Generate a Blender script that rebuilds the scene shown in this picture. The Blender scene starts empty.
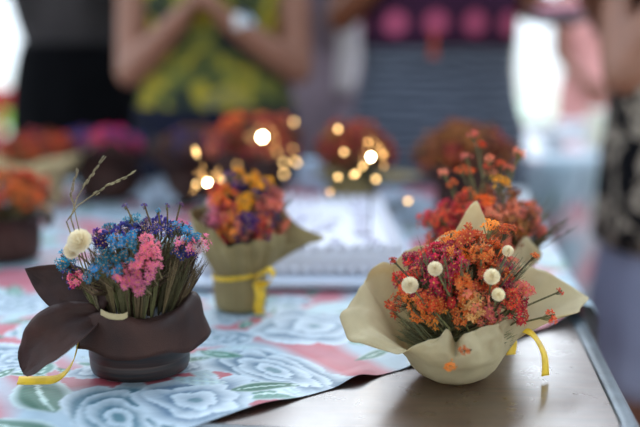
import bpy, bmesh, math, random
import numpy as np
from mathutils import Vector, Matrix, noise
PI = math.pi
R = random.Random(7)
sc = bpy.context.scene
COL = sc.collection
TZ = 0.75            # table top height
CAMZ = TZ + 0.28
PITCH = math.radians(9.95)
F = 889.0
CP, SP = math.cos(PITCH), math.sin(PITCH)

# ------------------------------------------------------------------ measuring aids (where a thing stands in the room)
def on_plane(x, y, z=TZ):
    u = (x-320)/F; v = (213.5-y)/F
    d = Vector((u, CP+v*SP, -SP+v*CP))
    t = (z-CAMZ)/d.z
    return Vector((d.x*t, d.y*t, z))
def at_depth(x, y, Y):
    u = (x-320)/F; v = (213.5-y)/F
    d = Vector((u, CP+v*SP, -SP+v*CP))
    t = Y/d.y
    return Vector((d.x*t, Y, CAMZ+d.z*t))

def lin(c):
    c = c/255.0
    return c/12.92 if c <= 0.04045 else ((c+0.055)/1.055)**2.4
def rgb(r, g, b): return (lin(r), lin(g), lin(b), 1.0)

# ------------------------------------------------------------------ materials
def base_mat(name):
    m = bpy.data.materials.new(name); m.use_nodes = True
    nt = m.node_tree; b = nt.nodes['Principled BSDF']
    return m, nt, b
def N(nt, t, **kw):
    n = nt.nodes.new(t)
    for k, v in kw.items(): setattr(n, k, v)
    return n
def mat(name, c, rough=0.6, var=0.15, scale=40.0, metal=0.0, bump=0.0, bscale=120.0, spec=0.5, trans=0.0, coord='Object', c2=None, sheen=0.0, stretch=None, rnd=0.0):
    m, nt, b = base_mat(name)
    tc = N(nt, 'ShaderNodeTexCoord')
    mp = N(nt, 'ShaderNodeMapping'); nt.links.new(tc.outputs[coord], mp.inputs[0])
    if stretch: mp.inputs['Scale'].default_value = stretch
    no = N(nt, 'ShaderNodeTexNoise'); no.inputs['Scale'].default_value = scale; no.inputs['Detail'].default_value = 4
    nt.links.new(mp.outputs[0], no.inputs['Vector'])
    cr = N(nt, 'ShaderNodeValToRGB')
    if c2 is None:
        lo = [max(0, x*(1-var)) for x in c[:3]]+[1]; hi = [min(1, x*(1+var)) for x in c[:3]]+[1]
    else: lo, hi = c2, c
    cr.color_ramp.elements[0].color = lo; cr.color_ramp.elements[1].color = hi
    cr.color_ramp.elements[0].position = 0.35; cr.color_ramp.elements[1].position = 0.65
    nt.links.new(no.outputs['Fac'], cr.inputs[0])
    src = cr.outputs[0]
    if rnd > 0:
        oi = N(nt, 'ShaderNodeObjectInfo')
        hs = N(nt, 'ShaderNodeHueSaturation')
        mr = N(nt, 'ShaderNodeMapRange'); mr.inputs[3].default_value = 1-rnd; mr.inputs[4].default_value = 1+rnd
        mh = N(nt, 'ShaderNodeMapRange'); mh.inputs[3].default_value = 0.5-rnd*0.06; mh.inputs[4].default_value = 0.5+rnd*0.06
        nt.links.new(oi.outputs['Random'], mr.inputs[0]); nt.links.new(mr.outputs[0], hs.inputs['Value'])
        nt.links.new(oi.outputs['Random'], mh.inputs[0]); nt.links.new(mh.outputs[0], hs.inputs['Hue'])
        nt.links.new(src, hs.inputs['Color']); src = hs.outputs[0]
    nt.links.new(src, b.inputs['Base Color'])
    b.inputs['Roughness'].default_value = rough; b.inputs['Metallic'].default_value = metal
    b.inputs['Specular IOR Level'].default_value = spec
    if sheen: b.inputs['Sheen Weight'].default_value = sheen
    if bump:
        n2 = N(nt, 'ShaderNodeTexNoise'); n2.inputs['Scale'].default_value = bscale; n2.inputs['Detail'].default_value = 5
        nt.links.new(mp.outputs[0], n2.inputs['Vector'])
        bp = N(nt, 'ShaderNodeBump'); bp.inputs['Strength'].default_value = bump; bp.inputs['Distance'].default_value = 0.002
        nt.links.new(n2.outputs['Fac'], bp.inputs['Height']); nt.links.new(bp.outputs[0], b.inputs['Normal'])
    if trans:
        tr = N(nt, 'ShaderNodeBsdfTranslucent'); nt.links.new(src, tr.inputs['Color'])
        mx = N(nt, 'ShaderNodeMixShader'); mx.inputs[0].default_value = trans
        out = nt.nodes['Material Output']
        nt.links.new(b.outputs[0], mx.inputs[1]); nt.links.new(tr.outputs[0], mx.inputs[2]); nt.links.new(mx.outputs[0], out.inputs[0])
    return m
def emis(name, c, s):
    m, nt, b = base_mat(name)
    b.inputs['Base Color'].default_value = c
    b.inputs['Emission Color'].default_value = c; b.inputs['Emission Strength'].default_value = s
    no = N(nt, 'ShaderNodeTexNoise'); no.inputs['Scale'].default_value = 300
    nt.links.new(no.outputs['Fac'], b.inputs['Roughness'])
    return m

M = {}
M['orange'] = mat('orange petals', rgb(255,128,60), .55, .3, 90, trans=.5, rnd=.3)
M['deep_orange'] = mat('deep orange petals', rgb(244,96,52), .55, .3, 90, trans=.5, rnd=.3)
M['crimson'] = mat('crimson petals', rgb(212,52,70), .55, .3, 90, trans=.5, rnd=.35)
M['coral'] = mat('coral petals', rgb(250,132,112), .55, .25, 90, trans=.5, rnd=.2)
M['peach'] = mat('peach petals', rgb(240,180,120), .6, .25, 90, trans=.5, rnd=.2)
M['cream'] = mat('cream strawflower petals', rgb(242,228,196), .6, .12, 120, trans=.45, rnd=.1)
M['yellow'] = mat('golden yellow petals', rgb(250,165,30), .55, .2, 90, trans=.5, rnd=.2)
M['purple'] = mat('violet petals', rgb(78,38,125), .55, .35, 90, trans=.5, rnd=.4)
M['indigo'] = mat('indigo petals', rgb(60,55,140), .55, .3, 90, trans=.3, rnd=.35)
M['blue'] = mat('sky blue petals', rgb(62,150,190), .55, .3, 90, trans=.5, rnd=.35)
M['pink'] = mat('pink petals', rgb(240,130,165), .55, .15, 90, trans=.5, rnd=.2)
M['palepink'] = mat('pale pink petals', rgb(225,195,200), .55, .15, 90, trans=.5, rnd=.2)
M['magenta'] = mat('magenta petals', rgb(225,35,125), .55, .2, 90, trans=.35, rnd=.25)
M['red'] = mat('red petals', rgb(180,42,42), .55, .3, 90, trans=.3, rnd=.35)
M['rust'] = mat('rust orange petals', rgb(150,72,40), .55, .3, 90, trans=.3, rnd=.35)
M['darkred'] = mat('dark red petals', rgb(90,32,32), .6, .3, 90, trans=.2, rnd=.35)
M['stem'] = mat('olive dried stems', rgb(98,92,58), .8, .35, 60, rnd=.4)
M['drystem'] = mat('brown dried stems', rgb(98,78,54), .8, .4, 60, rnd=.45)
M['greygreen'] = mat('grey green needles', rgb(128,128,92), .8, .3, 60, rnd=.35)
M['straw'] = mat('straw coloured grass', rgb(128,112,84), .75, .25, 80, rnd=.2)
M['centre'] = mat('golden flower centre', rgb(225,160,70), .7, .2, 200)
def paper(name, c, c2, tr, rough=.62, spec=.35):
    return mat(name, c, rough, scale=26, c2=c2, trans=tr, bump=.35, bscale=900, spec=spec)
M['tan_paper'] = paper('tan tissue paper', rgb(232,216,178), rgb(216,198,158), .5)
M['khaki_paper'] = paper('khaki wrapping paper', rgb(168,148,102), rgb(146,126,84), .2)
M['brown_paper'] = paper('dark brown wrapping paper', rgb(74,46,38), rgb(50,31,27), .14, .55, .3)
M['ribbon'] = mat('yellow satin ribbon', rgb(246,200,48), .35, .12, 120, trans=.15)
M['kraft'] = mat('tan kraft paper strip', rgb(176,158,118), .7, .1, 60)

def pot_mat():
    m, nt, b = base_mat('dark brown glossy pot')
    tc = N(nt, 'ShaderNodeTexCoord'); mp = N(nt, 'ShaderNodeMapping'); mp.inputs['Scale'].default_value = (6, 6, 160)
    nt.links.new(tc.outputs['Object'], mp.inputs[0])
    no = N(nt, 'ShaderNodeTexNoise'); no.inputs['Scale'].default_value = 2.2; no.inputs['Detail'].default_value = 6
    nt.links.new(mp.outputs[0], no.inputs[0])
    cr = N(nt, 'ShaderNodeValToRGB')
    cr.color_ramp.elements[0].color = rgb(22,13,12); cr.color_ramp.elements[1].color = rgb(66,38,28)
    cr.color_ramp.elements[0].position = .4; cr.color_ramp.elements[1].position = .75
    nt.links.new(no.outputs['Fac'], cr.inputs[0]); nt.links.new(cr.outputs[0], b.inputs['Base Color'])
    b.inputs['Roughness'].default_value = .4
    bp = N(nt, 'ShaderNodeBump'); bp.inputs['Strength'].default_value = .4; bp.inputs['Distance'].default_value = .001
    nt.links.new(no.outputs['Fac'], bp.inputs['Height']); nt.links.new(bp.outputs[0], b.inputs['Normal'])
    return m
M['pot'] = pot_mat()

def wood_mat():
    m, nt, b = base_mat('varnished brown wood')
    tc = N(nt, 'ShaderNodeTexCoord')
    mp = N(nt, 'ShaderNodeMapping'); mp.inputs['Scale'].default_value = (3, 30, 3); mp.inputs['Rotation'].default_value = (0, 0, math.radians(8))
    nt.links.new(tc.outputs['Object'], mp.inputs[0])
    no = N(nt, 'ShaderNodeTexNoise'); no.inputs['Scale'].default_value = 5; no.inputs['Detail'].default_value = 8; no.inputs['Distortion'].default_value = .6
    nt.links.new(mp.outputs[0], no.inputs[0])
    cr = N(nt, 'ShaderNodeValToRGB')
    cr.color_ramp.elements[0].color = rgb(46,24,14); cr.color_ramp.elements[1].color = rgb(76,44,28)
    cr.color_ramp.elements[0].position = .3; cr.color_ramp.elements[1].position = .7
    nt.links.new(no.outputs['Fac'], cr.inputs[0]); nt.links.new(cr.outputs[0], b.inputs['Base Color'])
    n3 = N(nt, 'ShaderNodeTexNoise'); n3.inputs['Scale'].default_value = 45; n3.inputs['Detail'].default_value = 6
    nt.links.new(tc.outputs['Object'], n3.inputs[0])
    mr = N(nt, 'ShaderNodeMapRange'); mr.inputs[1].default_value = .3; mr.inputs[2].default_value = .7; mr.inputs[3].default_value = .24; mr.inputs[4].default_value = .40
    nt.links.new(n3.outputs['Fac'], mr.inputs[0]); nt.links.new(mr.outputs[0], b.inputs['Roughness'])
    bp = N(nt, 'ShaderNodeBump'); bp.inputs['Strength'].default_value = .12; bp.inputs['Distance'].default_value = .0008
    nt.links.new(n3.outputs['Fac'], bp.inputs['Height']); nt.links.new(bp.outputs[0], b.inputs['Normal'])
    b.inputs['Coat Weight'].default_value = 1.0; b.inputs['Coat Roughness'].default_value = .26; b.inputs['Coat IOR'].default_value = 2.1
    nt.links.new(bp.outputs[0], b.inputs['Coat Normal'])
    return m
M['wood'] = wood_mat()
M['metal'] = mat('grey aluminium edging', rgb(96,104,110), .42, .2, 30, metal=.85, bump=.1)
M['steel'] = mat('painted grey steel', rgb(90,92,95), .45, .1, 30, metal=.5)

def cloth_mat():
    m, nt, b = base_mat('floral oilcloth')
    at = N(nt, 'ShaderNodeAttribute'); at.attribute_name = 'pattern'
    tc = N(nt, 'ShaderNodeTexCoord')
    no = N(nt, 'ShaderNodeTexNoise'); no.inputs['Scale'].default_value = 60; no.inputs['Detail'].default_value = 5
    nt.links.new(tc.outputs['Object'], no.inputs[0])
    mr = N(nt, 'ShaderNodeMapRange'); mr.inputs[3].default_value = .82; mr.inputs[4].default_value = 1.12
    nt.links.new(no.outputs['Fac'], mr.inputs[0])
    hs = N(nt, 'ShaderNodeHueSaturation'); nt.links.new(mr.outputs[0], hs.inputs['Value']); nt.links.new(at.outputs['Color'], hs.inputs['Color'])
    nt.links.new(hs.outputs[0], b.inputs['Base Color'])
    b.inputs['Roughness'].default_value = .42
    bp = N(nt, 'ShaderNodeBump'); bp.inputs['Strength'].default_value = .25; bp.inputs['Distance'].default_value = .002
    nt.links.new(no.outputs['Fac'], bp.inputs['Height']); nt.links.new(bp.outputs[0], b.inputs['Normal'])
    return m
M['cloth'] = cloth_mat()

# ------------------------------------------------------------------ object helpers
def link_mesh(name, me, m=None, parent=None, smooth=True):
    if m is not None:
        for q in (m if isinstance(m, (list, tuple)) else [m]): me.materials.append(q)
    o = bpy.data.objects.new(name, me); COL.objects.link(o)
    if parent: o.parent = parent
    if smooth: me.polygons.foreach_set('use_smooth', [True]*len(me.polygons))
    return o
def obj(name, bm, m, parent=None, smooth=True):
    me = bpy.data.meshes.new(name); bm.normal_update(); bm.to_mesh(me); bm.free()
    return link_mesh(name, me, m, parent, smooth)
def tag(o, label, cat, group=None, kind=None):
    o['label'] = label; o['category'] = cat
    if group: o['group'] = group
    if kind: o['kind'] = kind
    return o
def thing(name, label, cat, loc=(0,0,0), rz=0, group=None):
    o = bpy.data.objects.new(name, None); COL.objects.link(o); o.empty_display_size = .05
    o.location = loc; o.rotation_euler = (0, 0, rz)
    return tag(o, label, cat, group)
def struct(o): o['kind'] = 'structure'; return o

def add_box(bm, c, s, rz=0, bev=0.0):
    r = bmesh.ops.create_cube(bm, size=1)
    vs = r['verts']
    bmesh.ops.scale(bm, vec=s, verts=vs)
    if bev:
        es = list({e for v in vs for e in v.link_edges})
        rr = bmesh.ops.bevel(bm, geom=es, offset=bev, segments=3, affect='EDGES', profile=.5)
        vs = list({v for f in rr['faces'] for v in f.verts} | {v for v in vs if v.is_valid})
    if rz: bmesh.ops.rotate(bm, cent=(0,0,0), matrix=Matrix.Rotation(rz, 3, 'Z'), verts=vs)
    bmesh.ops.translate(bm, vec=c, verts=vs)
def add_tube(bm, pts, rad, seg=8, cap=True):
    pts = [Vector(p) for p in pts]; n = len(pts)
    rad = rad if isinstance(rad, (list, tuple)) else [rad]*n
    rings = []
    up = Vector((0,0,1))
    for i, p in enumerate(pts):
        d = (pts[min(i+1, n-1)]-pts[max(i-1, 0)])
        if d.length < 1e-9: d = Vector((0,0,1))
        d.normalize()
        a = up if abs(d.dot(up)) < .95 else Vector((1,0,0))
        x = d.cross(a).normalized(); y = d.cross(x)
        rings.append([bm.verts.new(p+(x*math.cos(2*PI*k/seg)+y*math.sin(2*PI*k/seg))*rad[i]) for k in range(seg)])
    for a, b in zip(rings, rings[1:]):
        for k in range(seg):
            bm.faces.new((a[k], a[(k+1)%seg], b[(k+1)%seg], b[k]))
    if cap:
        bm.faces.new(rings[0]); bm.faces.new(rings[-1][::-1])
def add_sphere(bm, c, r, sub=2, sc3=(1,1,1), rot=None):
    q = bmesh.ops.create_icosphere(bm, subdivisions=sub, radius=r)
    bmesh.ops.scale(bm, vec=sc3, verts=q['verts'])
    if rot: bmesh.ops.rotate(bm, cent=(0,0,0), matrix=rot, verts=q['verts'])
    bmesh.ops.translate(bm, vec=c, verts=q['verts'])
def add_lathe(bm, prof, seg=48, center=(0,0,0), sx=1, sy=1, closed=False):
    cx, cy, cz = center
    rings = []
    for r, z in prof:
        if r < 1e-6: rings.append([bm.verts.new((cx, cy, cz+z))])
        else: rings.append([bm.verts.new((cx+r*sx*math.cos(2*PI*k/seg), cy+r*sy*math.sin(2*PI*k/seg), cz+z)) for k in range(seg)])
    for a, b in zip(rings, rings[1:]):
        for k in range(seg):
            k2 = (k+1) % seg
            if len(a) == 1 and len(b) == 1: continue
            if len(a) == 1: bm.faces.new((a[0], b[k2], b[k]))
            elif len(b) == 1: bm.faces.new((a[k], a[k2], b[0]))
            else: bm.faces.new((a[k], a[k2], b[k2], b[k]))
def solid(o, t, off=0):
    s = o.modifiers.new('thickness', 'SOLIDIFY'); s.thickness = t; s.offset = off
    return o

# ================================================================== THE SETTING
def plane_struct(name, c, s, m):
    bm = bmesh.new(); add_box(bm, c, s); return struct(obj(name, bm, m, smooth=False))
M['floor'] = mat('worn terracotta floor', rgb(150,122,112), .7, .2, 6, c2=rgb(120,98,92))
M['plaster'] = mat('dark painted plaster', rgb(70,62,62), .85, .15, 5, bump=.2)
M['plaster2'] = mat('pink painted plaster', rgb(214,150,150), .85, .1, 5, bump=.2)
M['ceil'] = mat('pale ceiling boards', rgb(120,112,104), .85, .1, 5)
M['trim'] = mat('cream window trim', rgb(225,220,205), .6, .08, 20)
M['lawn'] = mat('pale green lawn', rgb(212,224,196), .9, .3, 8)
plane_struct('floor', (0, 1.0, -.05), (9.0, 9.0, .1), M['floor'])
plane_struct('added_ceiling', (0, -2.0, 3.45), (9.0, 3.6, .1), M['ceil'])  # unseen roof behind the camera, added and cut back to steer the daylight
# back wall at Y=5.5: solid piers and a lintel around two open windows
WY = 5.5
def pier(name, x0, x1, z0, z1, m=None):
    return plane_struct(name, ((x0+x1)/2, WY, (z0+z1)/2), (x1-x0, .14, z1-z0), m or M['plaster'])
wb = bmesh.new()
def wseg(x0, x1, z0, z1): add_box(wb, ((x0+x1)/2, WY, (z0+z1)/2), (x1-x0, .14, z1-z0))
WIN = [(-3.6, -1.58, .55, 1.75), (1.16, 1.56, .62, 1.75), (1.80, 2.1, .55, .95)]
HT = 1.75
xs = [-4.5, -3.6, -1.58, 1.16, 1.56, 4.5]
wseg(-4.5, -3.6, 0, HT); wseg(-1.58, 1.16, 0, HT); wseg(-3.6, -1.58, 0, .55); wseg(1.16, 1.56, 0, .62)
struct(obj('wall_back', wb, M['plaster'], smooth=False))
wb = bmesh.new(); wseg(1.56, 4.5, 0, HT); struct(obj('wall_back_right', wb, M['plaster2'], smooth=False))
for i, (x0, x1, z0, z1) in enumerate(WIN[:2]):
    bm = bmesh.new()
    for x in (x0+.02, x1-.02): add_box(bm, (x, WY-.02, (z0+z1)/2), (.04, .16, z1-z0))
    add_box(bm, ((x0+x1)/2, WY-.02, z0+.02), (x1-x0, .2, .04)); add_box(bm, ((x0+x1)/2, WY-.02, z1-.02), (x1-x0, .16, .04))
    struct(obj('window_%d' % (i+1), bm, M['trim'], smooth=False))
bm = bmesh.new()
for x in (-4.4, 4.4): add_box(bm, (x, -.3, 1.7), (.12, .12, 3.4))
struct(obj('trim_1', bm, M['trim'], smooth=False))
bm = bmesh.new(); add_box(bm, (0, 14, -.15), (50, 17, .1)); struct(obj('floor_lawn', bm, M['lawn'], smooth=False))
# shrubs outside
def leaf_mound(name, label, loc, rx, rz, n, seed):
    rr = random.Random(seed)
    root = thing(name, label, 'shrub', loc)
    bm = bmesh.new()
    for _ in range(n):
        a = rr.random()*2*PI; e = rr.random()**.6; h = rr.random()
        rad = math.sqrt(max(0, 1-(h*1.0)**2))*(.75+.3*rr.random())
        p = Vector((math.cos(a)*rx*rad, math.sin(a)*rx*rad*.7, rz*h*(.9+.15*rr.random())))
        s = .09+.08*rr.random()
        q = Matrix.Rotation(rr.random()*6, 3, 'Z') @ Matrix.Rotation(rr.random()*2-.5, 3, 'X')
        vs = [bm.verts.new(p+q@Vector(v)*s) for v in ((0,-1,0), (.45,0,.12), (0,1,0), (-.45,0,.12))]
        bm.faces.new((vs[0], vs[1], vs[2])); bm.faces.new((vs[0], vs[2], vs[3]))
    obj('foliage', bm, M['leaf'], root, False)
    bm = bmesh.new()
    for k in range(5):
        a = k*1.3
        add_tube(bm, [(0.05*math.cos(a), .05*math.sin(a), 0), (.3*rx*math.cos(a), .3*rx*math.sin(a), rz*.45), (.6*rx*math.cos(a), .5*rx*math.sin(a), rz*.8)], [.03, .02, .01], 6)
    obj('stem', bm, M['bark'], root)
    return root
M['leaf'] = mat('light green leaves', rgb(190,222,120), .6, .3, 5, trans=.4)
M['bark'] = mat('brown bark', rgb(95,75,60), .9, .2, 20, bump=.3)
leaf_mound('garden_shrub', 'blurred light green shrub outside the wide opening at upper left', (-3.0, 11.5, -.1), 1.3, 1.0, 900, 3)

# ================================================================== TABLE
YAW = math.radians(8.0)
E1 = Vector((-math.cos(YAW), math.sin(YAW), 0))     # towards the left along the near edge
E2 = Vector((math.sin(YAW), math.cos(YAW), 0))      # towards the back along the right edge
EDGE = (on_plane(599, 330) + on_plane(632, 427)) / 2   # a point of the outer right edge
nearp = on_plane(210, 424)
t0 = (nearp-EDGE).dot(E2) - .016
C0 = EDGE + E2*t0                                   # near right corner
LEN_S, LEN_T = 1.35, 1.30
def TB(s, t, z=0.0): 
    p = C0 + E1*s + E2*t; return Vector((p.x, p.y, TZ+z))
def round_rect(w0, w1, h0, h1, r, seg=10):
    pts = []
    for cx, cy, a0 in ((w1-r, h1-r, 0), (w0+r, h1-r, PI/2), (w0+r, h0+r, PI), (w1-r, h0+r, 1.5*PI)):
        for k in range(seg+1):
            a = a0 + PI/2*k/seg; pts.append((cx+r*math.cos(a), cy+r*math.sin(a)))
    return pts
tbl = thing('banquet_table', 'varnished brown wooden table with rounded grey metal edging', 'table', (C0.x, C0.y, 0))
def TL(s, t, z):
    p = E1*s + E2*t; return Vector((p.x, p.y, z))
bm = bmesh.new()
lo = [bm.verts.new(TL(s, t, TZ-.022)) for s, t in round_rect(.015, LEN_S-.015, .015, LEN_T-.015, .05)]
hi = [bm.verts.new(TL(s, t, TZ)) for s, t in round_rect(.015, LEN_S-.015, .015, LEN_T-.015, .05)]
bm.faces.new(hi); bm.faces.new(lo[::-1])
for k in range(len(lo)): bm.faces.new((lo[k], lo[(k+1)%len(lo)], hi[(k+1)%len(lo)], hi[k]))
bmesh.ops.recalc_face_normals(bm, faces=bm.faces[:])
obj('tabletop', bm, M['wood'], tbl, False)
bm = bmesh.new()
prof = [(.0165, -.024), (.0165, .0004), (.0145, .0016), (.004, .0016), (.0005, -.003), (0, -.012), (.001, -.026), (.004, -.030)]
rings = []
for d, z in prof:
    rings.append([bm.verts.new(TL(s, t, TZ+z)) for s, t in round_rect(d, LEN_S-d, d, LEN_T-d, max(.066-d, .03))])
rings.append(rings[0])
for a, b in zip(rings, rings[1:]):
    n = len(a)
    for k in range(n): bm.faces.new((a[k], b[k], b[(k+1)%n], a[(k+1)%n]))
bmesh.ops.recalc_face_normals(bm, faces=bm.faces[:])
obj('edging', bm, M['metal'], tbl)
for s, t in ((.12, .12), (LEN_S-.12, .12), (.12, LEN_T-.12), (LEN_S-.12, LEN_T-.12)):
    bm = bmesh.new(); add_tube(bm, [TL(s, t, TZ-.024), TL(s, t, .02)], .016, 14)
    add_tube(bm, [TL(s, t, .02), TL(s, t, 0)], .021, 14)
    obj('leg', bm, M['steel'], tbl)
bm = bmesh.new()
for a, b in (((.12,.12), (LEN_S-.12,.12)), ((.12,LEN_T-.12), (LEN_S-.12,LEN_T-.12)), ((.12,.12), (.12,LEN_T-.12)), ((LEN_S-.12,.12), (LEN_S-.12,LEN_T-.12))):
    add_tube(bm, [TL(*a, TZ-.04), TL(*b, TZ-.04)], .014, 8)
obj('apron_rail', bm, M['steel'], tbl)

# ---- floral pattern of the cloth (the print itself: pale blue roses, green leaves, coral ground)
def srgb_arr(c): return np.array([lin(v) for v in c])
def floral(X, Y, flowers, leaves, ground=((182,74,88), (184,120,132))):
    n = X.shape[0]
    coral = srgb_arr(ground[0]); coral2 = srgb_arr(ground[1])
    w = .5+.5*np.sin(X*38+2*np.sin(Y*31))*np.sin(Y*43+1.5*np.sin(X*27))
    col = coral[None]*(1-w[:, None]) + coral2[None]*w[:, None]
    # soft white-blue haze patches of the ground
    w2 = np.clip((np.sin(X*23+1.3+1.7*np.sin(Y*17))*np.sin(Y*19+.7+1.3*np.sin(X*21))-.08)*2.4, 0, 1)[:, None]
    col = col*(1-w2)+srgb_arr((160,180,192))[None]*w2
    def draw_leaves(leaves):
        for (cx, cy, L, W, a, gk) in leaves:
            m = (np.abs(X-cx) < L) & (np.abs(Y-cy) < L)
            if not m.any(): continue
            dx = X[m]-cx; dy = Y[m]-cy
            u = (dx*math.cos(a)+dy*math.sin(a))/L; v = (-dx*math.sin(a)+dy*math.cos(a))/W
            wid = (1-u*u)*(1-.25*u)
            q = np.abs(v+.25*u*u)/np.maximum(wid, 1e-4)
            inside = (q < 1) & (np.abs(u) < 1)
            edge = np.clip((q-.62)/.3, 0, 1)[:, None]
            g = srgb_arr(((74,128,114), (168,190,198), (40,100,80))[gk])[None]*(.8+.35*np.cos(u*26)[:, None]**2)
            g = g*(1-edge)+srgb_arr((186,202,202))[None]*edge
            vein = (q < .08)[:, None]; g = np.where(vein, srgb_arr((190,212,205))[None], g)
            c = col[m]; c[inside] = g[inside]; col[m] = c
    draw_leaves(leaves[::2])
    for (cx, cy, rad, ph, n5, tint) in flowers:
        asp = .8+.2*math.sin(ph*5); ca, sa = math.cos(ph*2), math.sin(ph*2)
        m = (np.abs(X-cx) < rad) & (np.abs(Y-cy) < rad)
        if not m.any(): continue
        dx = X[m]-cx; dy = Y[m]-cy
        dx = dx+.011*np.sin(Y[m]*45+ph*3)+.002*np.sin(Y[m]*110+ph); dy = dy+.011*np.sin(X[m]*40+ph)+.002*np.sin(X[m]*100+ph)
        dx, dy = (dx*ca+dy*sa), (-dx*sa+dy*ca)/asp
        r = np.hypot(dx, dy)/rad; th = np.arctan2(dy, dx)
        c = col[m]
        white = srgb_arr((196,208,216)); 
        dark = srgb_arr(((72,106,130), (88,116,140), (64,108,124))[tint])
        K = 3 if tint == 1 else 4
        stp = .30 if K == 3 else .25
        for k in range(K):
            base = 1-stp*k; offx = .06*math.sin(k*2.1+ph)*k
            phk = ph+k*1.9
            nk = n5 if k < 3 else max(3, n5-2)
            petal = np.abs(np.sin(nk*th/2+phk+.9*np.sin(th+k+ph)+.3*np.sin(2*th+k)))
            rho = base*(.74+.26*petal**.7*(.75+.25*np.sin(th*2+k*3)))
            nxt = (base-stp)*.9 if k < K-1 else 0
            ins = r < rho
            q = np.clip((rho-r)/np.maximum(rho-nxt, .05), 0, 1)
            sh = np.clip(q**1.35*.95, 0, 1)
            sh = np.maximum(sh, np.clip(1-petal*5, 0, 1)*.55*np.clip(q*3, 0, 1))
            sh = np.clip(sh+.10*np.sin(th*31+k*2+4*r)*np.sin(th*17+3*k), 0, 1)
            rim = np.clip(1-q*14, 0, 1)*.55
            cc = white[None]*(1-sh[:, None])+dark[None]*sh[:, None]
            cc = cc*(1-rim[:, None])+srgb_arr((150,182,196))[None]*rim[:, None]
            c[ins] = cc[ins]
        cen = r < .1
        c[cen] = srgb_arr((96,130,140))
        col[m] = c
    draw_leaves(leaves[1::4])
    return col
def pattern_layout(x0, x1, y0, y1, fixed, seed, sp=.15, minr=.05, maxr=.08):
    rr = random.Random(seed); fl = list(fixed)
    for _ in range(900):
        x = rr.uniform(x0, x1); y = rr.uniform(y0, y1); rad = rr.uniform(minr, maxr)
        if all(math.hypot(x-f[0], y-f[1]) > (rad+f[2])*1.0 for f in fl):
            fl.append((x, y, rad, rr.random()*6, rr.choice((5, 5, 6, 7)), rr.randrange(3)))
    for _ in range(1500):     # smaller blooms fill the gaps
        x = rr.uniform(x0, x1); y = rr.uniform(y0, y1); rad = rr.uniform(.026, .045)
        if all(math.hypot(x-f[0], y-f[1]) > (rad+f[2])*.86 for f in fl):
            fl.append((x, y, rad, rr.random()*6, 5, 1))
    lv = []
    for f in fl:
        for k in range(rr.choice((5, 6, 7))):
            a = rr.random()*2*PI; L = f[2]*rr.uniform(.35, .6)
            d = f[2]*rr.uniform(.92, 1.15)
            lv.append((f[0]+math.cos(a)*d, f[1]+math.sin(a)*d, L, L*rr.uniform(.32, .5), a+rr.uniform(-.9, .9), rr.randrange(3)))
    return fl, lv
fx = []
for (px, py, rad, ph, n5) in ((308, 330, .072, .4, 6), (275, 376, .074, 1.2, 7), (402, 347, .05, 2.2, 5), (128, 420, .088, .9, 6), (32, 305, .062, 2.6, 5), (205, 345, .052, 3.3, 6),
                              (60, 330, .05, 1.9, 6), (10, 360, .05, .2, 5), (200, 402, .06, .2, 5), (392, 318, .04, .2, 5)):
    p = on_plane(px, py); fx.append((p.x, p.y, rad, ph, n5, R.randrange(3)))
FL, LV = pattern_layout(-1.4, .9, .5, 2.4, fx, 11)

hA = on_plane(205, 425.5); hB = on_plane(412, 367.5)
def hem_t(s):          # t of the hem line at this s
    pA = hA-C0; pB = hB-C0
    sA, tA = pA.dot(E1), pA.dot(E2); sB, tB = pB.dot(E1), pB.dot(E2)
    return tA+(tB-tA)*(s-sA)/(sB-sA)
def hem_lift(s):
    v = .5+.5*math.sin(s*85+1.2*math.sin(s*31)+.6)
    v2 = .5+.5*math.sin(s*47+2.0)
    return .0012+.0085*(v**2)*(.35+.65*v2)
ss = list(np.arange(-.30, -.02, .004)) + list(np.arange(-.02, .95, .0024)) + list(np.arange(.95, LEN_S, .006)) + list(np.arange(LEN_S, LEN_S+.25, .01))
gg = list(np.concatenate([np.arange(0, .5, .0026), np.arange(.5, .95, .005), np.arange(.95, 1.75, .009)]))
nS, nG = len(ss), len(gg)
co = np.zeros((nS*nG, 3)); PX = np.zeros(nS*nG); PY = np.zeros(nS*nG)
tmax = LEN_T+.25
i = 0
for s in ss:
    tn = hem_t(max(-.06, min(s, .9)))
    if s > .9: tn = max(tn - (s-.9)*.9, -0.05) if tn > 0 else tn
    scl = (tmax-tn)/gg[-1]
    for g in gg:
        t = tn+g*scl
        flat = C0+E1*s+E2*t
        PX[i], PY[i] = flat.x, flat.y
        nz = noise.noise((flat.x*9, flat.y*9, 0))*.0022+noise.noise((flat.x*26, flat.y*26, 3))*.0009+.0042
        nz = max(nz, .0022)
        d0 = t-tn
        z = nz*min(1, d0/.03)+hem_lift(s)*math.exp(-d0/.016)
        # puffed crumple where the hem meets the right edge
        cr = math.exp(-((s-.012)/.028)**2-((d0-.012)/.022)**2)
        z += .014*cr
        S, Tt = s, t
        if s < 0:
            a = -s; rr_ = .012
            if a < rr_*1.57: ang = a/rr_; S = -rr_*math.sin(ang); dz = -rr_*(1-math.cos(ang))
            else: S = -rr_-.012*math.sin(t*34)*min(1, a/.1)-.02*a; dz = -(rr_+(a-rr_*1.57))
            S -= .006; z = z*max(0, 1-a/.02)+dz+.001
        elif s > LEN_S:
            a = s-LEN_S; S = LEN_S+.01+.01*math.sin(t*30)*min(1, a/.1); z = .003-a
        if t > LEN_T:
            a = t-LEN_T; Tt = LEN_T+.012+.01*math.sin(s*30)*min(1, a/.1); z = min(z, .003)-a if s >= 0 else z-a*.3
        p = C0+E1*S+E2*Tt
        co[i] = (p.x, p.y, TZ+z); i += 1
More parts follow.
